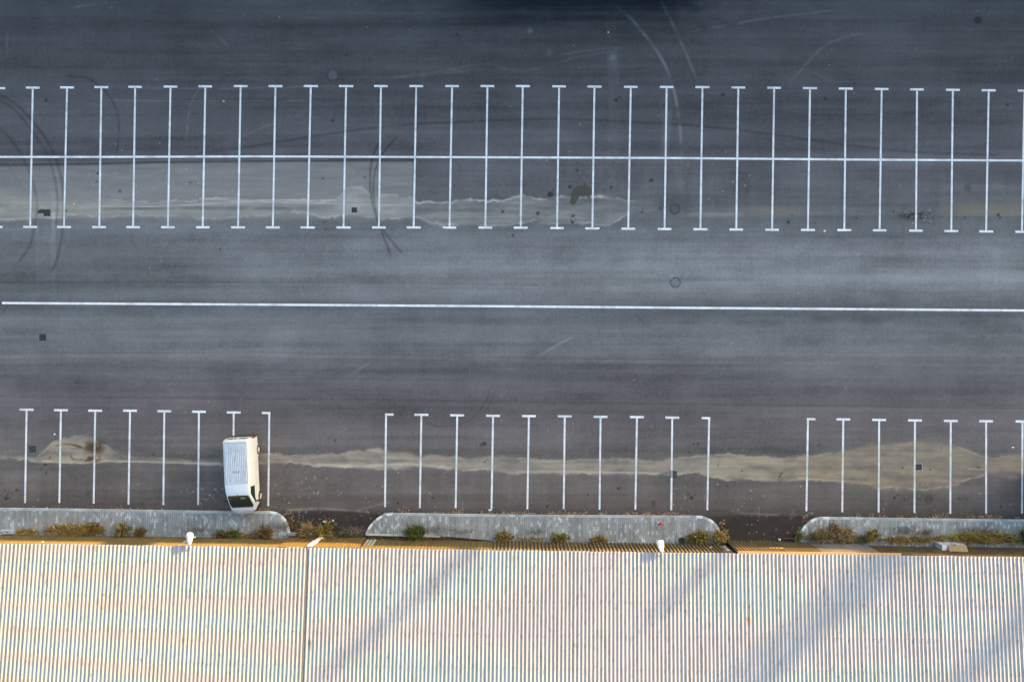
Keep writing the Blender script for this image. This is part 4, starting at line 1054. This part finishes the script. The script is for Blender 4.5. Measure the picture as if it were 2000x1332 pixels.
PL = [
 ('grass', 56, 1037, 34, 11, GOLD, 'small gold grass tuft beside the metal trough', .35),
 ('grass', 150, 1034, 96, 22, GOLD, 'long low clump of gold dry grass on the pavement left of the van', .5),
 ('shrub', 188, 1029, 36, 20, BROWN, 'rusty brown weed rising behind the long gold grass clump', .45),
 ('shrub', 244, 1033, 34, 26, OLIVE, 'olive brown shrub between the gold grass and a dark withered weed', .6),
 ('shrub', 276, 1037, 32, 16, BROWN, 'dark withered brown weed right of the olive shrub', .4),
 ('dead', 388, 1034, 50, 8, GREY, 'thin row of dead sprouts near the lamp with the cross bar', .3),
 ('shrub', 437, 1041, 34, 16, BROWN, 'reddish brown scrub at the wall below the van nose', .4),
 ('shrub', 461, 1039, 30, 18, GREEN, 'green tinged scrub next to the reddish brown scrub below the van', .45),
 ('grass', 490, 1045, 42, 10, GOLD, 'low gold moss grass at the wall right of the green scrub', .25),
 ('shrub', 519, 1036, 34, 28, BROWN, 'bushy orange brown weed at the curved end of the left pavement', .6),
 ('dead', 545, 1028, 36, 14, GREY, 'few grey twigs on the curved corner of the left pavement', .3),
 ('dead', 572, 1022, 14, 34, BROWN, 'red brown weeds hugging the outside of the curved kerb', .3),
 ('dead', 586, 1042, 28, 14, BROWN, 'dark brown dead stalks in the driveway gap left of the straw bundle', .4),
 ('grass', 607, 1036, 26, 26, STRAW, 'sheaf of thick straw stalks in the driveway gap', .75),
 ('shrub', 638, 1034, 42, 34, OLIVE, 'large olive bush in the driveway gap above the white board', .7),
 ('grass', 675, 1044, 16, 10, GREEN, 'small bright green tuft near the orange scrap', .25),
 ('dead', 694, 1034, 44, 22, GREY, 'wispy grey dead weeds at the left tip of the middle pavement', .5),
 ('grass', 812, 1038, 26, 30, GREEN, 'upright yellow green grass tuft over the pale edging stones', .7),
 ('dead', 797, 1038, 20, 12, GREY, 'dead brown sprouts left of the upright green tuft', .3),
 ('dead', 851, 1034, 50, 12, GREY, 'row of dead grey sprouts right of the upright green tuft', .35),
 ('dead', 907, 1037, 46, 9, GREY, 'thin scattered dead sprouts on the middle pavement', .3),
 ('shrub', 985, 1046, 34, 26, OLIVE, 'dark olive weed with a pointed tip on the middle pavement', .6),
 ('grass', 1036, 1052, 44, 9, GOLD, 'low mossy gold strip between the dark olive and golden bushes', .2),
 ('shrub', 1092, 1048, 36, 20, OLIVE, 'golden olive bush at the wall on the middle pavement', .5),
 ('dead', 1044, 1037, 36, 9, GREY, 'faint row of withered sprouts above the mossy gold strip', .3),
 ('grass', 1169, 1053, 24, 15, GOLD, 'small lone gold tuft left of the blue topped lamp', .45),
 ('shrub', 1330, 1053, 12, 12, DKGRN, 'tiny dark green weed left of the big golden brown bush', .3),
 ('shrub', 1364, 1046, 48, 30, OLIVE, 'big round golden brown bush near the right end of the middle pavement', .7),
 ('shrub', 1404, 1044, 34, 26, GOLD, 'spreading gold bush overhanging the curved right tip of the middle pavement', .55),
 ('shrub', 1557, 1045, 22, 16, GREEN, 'green leafy weed at the left tip of the right pavement', .35),
 ('shrub', 1590, 1048, 34, 16, BROWN, 'dark brown tangle beside the green leafy weed', .4),
 ('grass', 1627, 1043, 60, 30, STRAW, 'large heap of straw coloured grass on the right pavement', .75),
 ('shrub', 1626, 1024, 9, 22, BROWN, 'tall dark seed spike rising out of the straw heap', .6),
 ('grass', 1668, 1052, 50, 16, OLIVE, 'low olive grass between the straw heap and the dark stack of stems', .35),
 ('shrub', 1702, 1044, 28, 26, OLIVE, 'dark pointed weed with a fallen branch on the right pavement', .65),
 ('grass', 1772, 1053, 92, 14, GOLD, 'long strip of gold grass at the wall left of the lidded box', .35),
 ('dead', 1768, 1036, 56, 26, GREY, 'hazy dead grey weeds above the long gold strip', .4),
 ('dead', 1806, 1040, 30, 18, BROWN, 'scattered dark dead weeds up left of the lidded box', .35),
 ('grass', 1836, 1051, 14, 13, GOLD, 'small gold tuft just behind the lidded box', .35),
 ('grass', 1915, 1049, 100, 22, GOLD, 'wide bank of tall gold grass right of the lidded box', .6),
 ('dead', 1905, 1036, 80, 12, GREY, 'row of dark dead stalks behind the wide gold grass bank', .4),
 ('grass', 1973, 1052, 26, 16, STRAW, 'pinkish straw clump at the right end of the gold bank', .4),
 ('shrub', 1998, 1047, 26, 30, DKGRN, 'dark green bush cut by the right edge of the view', .7),
 ('dead', 830, 1050, 120, 8, BROWN, 'brown dead litter of stalks in the soil strip behind the pale edging', .2),
]
for k, u, v, w_, h_, pal, lab, ht in PL:
    plant(k, u, v, w_, h_, pal, lab, ht=ht)
# branches
def stick(pts, r_, col, label):
    x, y = px_to_xy(*pts[0][:2]); mb = MB()
    P = [Vector((*px_to_xy(p[0], p[1]), p[2])) - Vector((x, y, 0)) for p in pts]
    for a, b in zip(P[:-1], P[1:]): mb.tube(a, b, r_, r_ * .85, n=6, c=col)
    tag(mb.build('branch', M_LEAF, None, (x, y, 0)), label, 'branch', 'fallen sticks at the wall')
stick([(1710, 1045, .8), (1722, 1052, .6), (1745, 1062, .1)], .03, (.07, .045, .03), 'dark crooked branch leaning from the pointed weed to the wall')
stick([(1528, 1051, .06), (1556, 1050, .12), (1585, 1051, .16)], .03, (.13, .085, .05), 'long pale brown stick lying past the green leafy weed')
stick([(1563, 1058, .08), (1580, 1051, .2)], .022, (.34, .26, .16), 'short straw coloured stick near the green leafy weed')
stick([(1636, 1060, .15), (1665, 1054, .25)], .02, (.36, .28, .14), 'thin pale cane lying below the straw heap')

# leaf litter against the kerbs: uncountable
lf = MB(); r4 = random.Random(5)
LC = [(.30, .15, .06), (.22, .11, .045), (.38, .22, .10), (.17, .09, .05), (.45, .36, .25)]
def litter(u0, u1, v, n, sv=2.0):
    for _ in range(n):
        u = r4.uniform(u0, u1); vv = v(u) - abs(r4.gauss(0, sv)) - .8 if callable(v) else r4.gauss(v, sv)
        x, y = px_to_xy(u, vv); a = r4.uniform(0, math.pi); s = r4.uniform(.025, .065); z = r4.uniform(.008, .05)
        c, d = math.cos(a) * s, math.sin(a) * s
        lf.face([(x - c, y - d, z), (x + d * .5, y - c * .5, z + r4.uniform(0, .03)), (x + c, y + d, z), (x - d * .5, y + c * .5, z + r4.uniform(0, .02))], r4.choice(LC))
kv1 = ip([(-70,990),(0,991),(200,993.5),(400,996.5),(530,998)]); kv2 = ip([(760,1001),(900,1003),(1100,1005),(1362,1006.5)]); kv3 = ip([(1605,1009),(1700,1010),(1900,1012.5),(2070,1014)])
for a, b, n, sv in ((0, 520, 60, 2), (105, 120, 12, 2), (222, 240, 26, 3), (286, 294, 8, 2), (400, 520, 20, 2)): litter(a, b, kv1, n, sv)
for a, b, n, sv in ((778, 800, 50, 5), (885, 905, 60, 4), (936, 962, 50, 3), (980, 1045, 130, 3), (1070, 1148, 190, 3.2), (1168, 1186, 50, 3), (1220, 1244, 40, 3), (1256, 1278, 60, 4), (1284, 1325, 130, 3.2), (765, 1360, 120, 2)): litter(a, b, kv2, n, sv)
for a, b, n, sv in ((1672, 1682, 26, 4), (1695, 1708, 26, 3), (1715, 1730, 40, 3), (1750, 1764, 30, 3), (1820, 1852, 70, 4), (1888, 1904, 40, 3), (1908, 1955, 120, 4), (1980, 1990, 14, 3), (1610, 2000, 50, 2)): litter(a, b, kv3, n, sv)
for a, b, v, n, sv in ((500, 530, 995, 50, 2.5), (560, 572, 1020, 40, 10), (1404, 1416, 1020, 30, 4), (1566, 1582, 1014, 40, 5), (555, 700, 1045, 160, 4), (720, 960, 1049, 150, 3), (1545, 1680, 1055, 80, 4), (600, 700, 1020, 40, 14)): litter(a, b, v, n, sv)
tag(lf.build('leaf_litter', M_LEAF), 'brown fallen leaves drifted along the kerbs', 'leaf litter', kind='stuff')

# loose rubbish
def scrap(u, v, w_, h_, z, col, label, ang=0.0, lift=.05, name='litter_piece', cat='litter'):
    x, y = px_to_xy(u, v); mb = MB(); n = 7; r5 = random.Random(int(u))
    rows = []
    for i in range(5):
        rows.append([(( j / 4 - .5) * w_ / U * (1 + r5.gauss(0, .12)), (i / 4 - .5) * h_ / U * (1 + r5.gauss(0, .12)), z + r5.uniform(.004, lift)) for j in range(5)])
    mb.grid(rows, col); o = mb.build(name, M_KERB, None, (x, y, 0)); o.rotation_euler = (0, 0, ang)
    tag(o, label, cat); return o
x, y = px_to_xy(1288.5, 1022.5); rbg = empty('crisp_packet', (x, y, KZ), R(-35)); tag(rbg, 'crumpled red wrapper with white marks lying on the middle pavement', 'wrapper')
def crump(w_, h_, col, ox, oy, nm, seed):
    mb = MB(); r5 = random.Random(seed); rows = []
    for i in range(7):
        rows.append([(ox + (j / 6 - .5) * w_ + r5.gauss(0, .012), oy + (i / 6 - .5) * h_ + r5.gauss(0, .012), r5.uniform(.01, .10)) for j in range(7)])
    mb.grid(rows, col); mb.build(nm, M_KERB, rbg)
crump(.34, .22, (.42, .03, .035), .04, 0, 'foil', 1); crump(.16, .2, (.62, .45, .42), -.20, 0, 'inside', 2); crump(.05, .06, (.8, .75, .75), .06, -.07, 'mark', 3); crump(.05, .05, (.8, .75, .75), .17, -.03, 'mark', 4)
scrap(957.5, 995.5, 7, 3, 0, (.75, .75, .74), 'white paper slip by the kerb beneath a bay line', .25)
scrap(634, 1018.5, 6, 3.2, 0, (.70, .70, .68), 'larger white scrap behind the olive bush in the driveway gap', -.35)
scrap(650.5, 1016, 3, 3, 0, (.68, .68, .66), 'small white scrap right of the larger one in the driveway gap', .5)
scrap(686.5, 1040, 4, 9, .05, (.55, .16, .06), 'bright orange plastic scrap in the driveway gap', -.3, .15)
scrap(1522, 1052.5, 5, 4, .02, (.62, .66, .74), 'pale blue scrap at the wall in the right driveway', -.2, .08)
scrap(1978.5, 873.5, 4.2, 1.9, 0, (.8, .8, .8), 'tiny white card on open asphalt near the last bay line', -.05, .01)
scrap(747.5, 1053.5, 4.5, 2, .05, (.66, .55, .45), 'pinkish chip at the wall below the curved kerb', 0, .03)
scrap(797, 1054, 24, 3, .03, (.03, .03, .035), 'black plastic strip lying at the wall foot', .03, .06)
scrap(814, 1053, 2.2, 5, .05, (.75, .75, .72), 'white stick shaped scrap beside the black plastic strip', -.5, .1)
scrap(437, 198.5, 4, 4, 0, (.42, .22, .07), 'orange leaf lying in a bay of the top row', .3, .03, 'dry_leaf', 'leaf')
scrap(145, 398.5, 3.4, 2.2, 0, (.55, .55, .03), 'tiny yellow scrap on the silt right of the first drain', .2, .02)
scrap(1610.5, 451.5, 3.6, 3, 0, (.62, .62, .6), 'small white stone chip just below the bay ends on the right', .2, .04)
scrap(1188, 64, 2.4, 2.4, 0, (.8, .82, .82), 'tiny white chip on the dark asphalt near the top', .2, .03)
scrap(107, 847.5, 3.4, 2.4, 0, (.7, .7, .7), 'white chip between the first two bay lines of the lower row', .2, .03)
scrap(1570, 1058, 6, 5, .06, (.5, .42, .36), 'pale stone by the wall near the green leafy weed', .1, .12)
scrap(1722, 1055, 9, 6, .1, (.34, .38, .44), 'flattened grey bag under the crooked branch', .4, .08)

# ------------------------------------------------------------------ neighbours and added blockers that shade the place (they stand outside the view)
M_CONC = mat('render_wall', (.26, .25, .24), .9, noise=.15, nscale=.4)
M_WIN = mat('office_glass', (.03, .04, .05), .1)
TAN = math.tan(R(SUN_EL)); FY = 30.0
def shade_h(zw, dy): return zw + dy / math.cos(R(SUN_AZ)) * TAN
ob = empty('office_block', (0, FY, 0)); tag(ob, 'unseen long flat roofed grey building across the car park from the shed', 'building')
def wall_to_x(u):                             # where a sun ray to the shed wall crosses the office front
    p = eave(u); return p[0] + (FY - p[1]) * math.tan(R(SUN_AZ)), FY - p[1]
segs = [(-400, 0, 1.66), (0, 205, 1.68), (205, 290, 2.5), (290, 545, 1.70), (545, 700, 1.5), (700, 965, 1.76), (965, 1165, 1.98), (1165, 1400, 1.76), (1400, 1740, 1.76), (1740, 1860, 1.92), (1860, 2100, 2.2), (2100, 2600, 1.8)]
b = MB()
x_first = None
for a, c, zw in segs:
    xa, dy = wall_to_x(a); xc, dy2 = wall_to_x(c)
    b.box((xa + .01, .001, 0), (xc, .5, shade_h(zw, (dy + dy2) / 2)))
xa, dy = wall_to_x(-400); xc, dy2 = wall_to_x(2600); b.box((xa - 60, .5, 0), (xc, 14, shade_h(1.0, min(dy, dy2)))); b.box((xa - 60, .001, 0), (xa, .5, shade_h(1.4, dy)))
b.build('wall', M_CONC, ob)
b = MB()
for i in range(-24, 40):
    for z in (1.2, 4.6, 7.6): b.box((i * 3.2, -.04, z), (i * 3.2 + 1.6, 0, z + 1.6))
wo = b.build('glazing', M_WIN, ob)

b = MB(); b.box((-3.6, 22.58 - FY, 3.05), (12.8, 0, 3.35)); b.build('shade_slab', mat('shade_slab_dark', (.02, .024, .03), .8), ob)  # unseen slab added over the far edge only to darken it
tk = empty('shade_trailer', (4.6, 25.6, 0)); tag(tk, 'dark box trailer added unseen to darken the far edge of the car park', 'blocker')  # made-up box outside the view, added to deepen the far-edge shade
b = MB(); b.box((-7.6, -1.30, .98), (8.0, 1.30, 2.95)); b.build('box', mat('shade_trailer_dark', (.03, .04, .06), .7), tk)
b = MB(); b.box((-7.2, .2, .3), (7.6, .6, .98)); b.build('shade_trailer_chassis', M_BLACK, tk)
for x in (-6, -4.7, 5.2):
    for y in (-.15, 1.0):
        b = MB(); b.tube((x, y - .14, .5), (x, y + .14, .5), .48, n=18); b.build('wheel', M_TYRE, tk)

cr2 = empty('parked_car', (px_to_xy(2029, 958)[0], px_to_xy(2029, 958)[1], 0)); tag(cr2, 'dark blue people carrier just beyond the last bay line', 'car'); cr2.scale = (1, .78, 1.5)
b = MB(); rows = []
for t, hw, z0, z1, hr, zt in ((-2.3, .70, .35, .75, .55, .95), (-2.15, .84, .25, .85, .62, 1.30), (-1.7, .88, .22, .9, .66, 1.46), (-.4, .90, .22, .92, .68, 1.5), (.5, .90, .22, .92, .66, 1.45), (1.05, .89, .22, .92, .74, 1.05), (1.8, .86, .24, .85, .74, .95), (2.2, .74, .3, .72, .6, .8)):
    rows.append([Vector((hw * .9, t, z0)), Vector((hw, t, z0 + .15)), Vector((hw, t, z1)), Vector((hr, t, zt)), Vector((0, t, zt + .03)), Vector((-hr, t, zt)), Vector((-hw, t, z1)), Vector((-hw, t, z0 + .15)), Vector((-hw * .9, t, z0))])
ii = b.grid(rows, closed=True); b.f.append(ii[0][::-1]); b.f.append(ii[-1]); b.build('body', mat('car_blue', (.02, .03, .06), .25), cr2, smooth=True)
for x in (-.82, .82):
    for y in (-1.4, 1.4):
        b = MB(); b.tube((x - .1, y, .31), (x + .1, y, .31), .31, n=18); b.build('wheel', M_TYRE, cr2)

def poplar(u, v, dist, label, rad, top):
    """tall tree standing dist metres sunward of a point on the roof"""
    zr_ = 3.6; px_, py_, _ = px_to_xyz(u, v, zr_)
    x, y = px_ + sdir.x / math.cos(R(SUN_EL)) * dist, py_ + sdir.y / math.cos(R(SUN_EL)) * dist
    H = zr_ + dist * TAN + top
    t = empty('poplar_tree', (x, y, 0)); tag(t, label, 'tree', 'tall poplars beyond the office')
    b = MB(); b.tube((0, 0, 0), (0, 0, H * .9), .6, .15, n=8); b.build('trunk', mat('bark', (.12, .09, .06), .9), t)
    b = MB(); rr = random.Random(int(u))
    for _ in range(470):
        z = rr.uniform(.12, 1) * H; pr = rad * min(1, (1 - z / H) * 5 + .15)
        a = rr.uniform(0, 2 * math.pi); q = math.sqrt(rr.random()) * pr
        p = Vector((q * math.cos(a), q * math.sin(a), z)); n_ = Vector((rr.gauss(0, 1), rr.gauss(0, 1), rr.gauss(0, 1))).normalized(); s_ = n_.orthogonal().normalized() * rr.uniform(.25, .5); q_ = n_.cross(s_)
        b.face([p - s_, p + q_ * .6, p + s_, p - q_ * .6], (.05, .07, .02))
    b.build('crown', M_LEAF, t)
poplar(1650, 1190, 150, 'tallest poplar far behind the office to the right', 1.25, 3.0)
poplar(1470, 1290, 190, 'fifth poplar standing apart behind the office', .9, 1.2)
poplar(775, 1200, 190, 'second tall poplar far behind the office', 1.1, 1.4)
poplar(1390, 1110, 170, 'slender third poplar far behind the office', .8, .5)
poplar(1990, 1230, 170, 'fourth poplar far right behind the office', 1.2, 3.0)
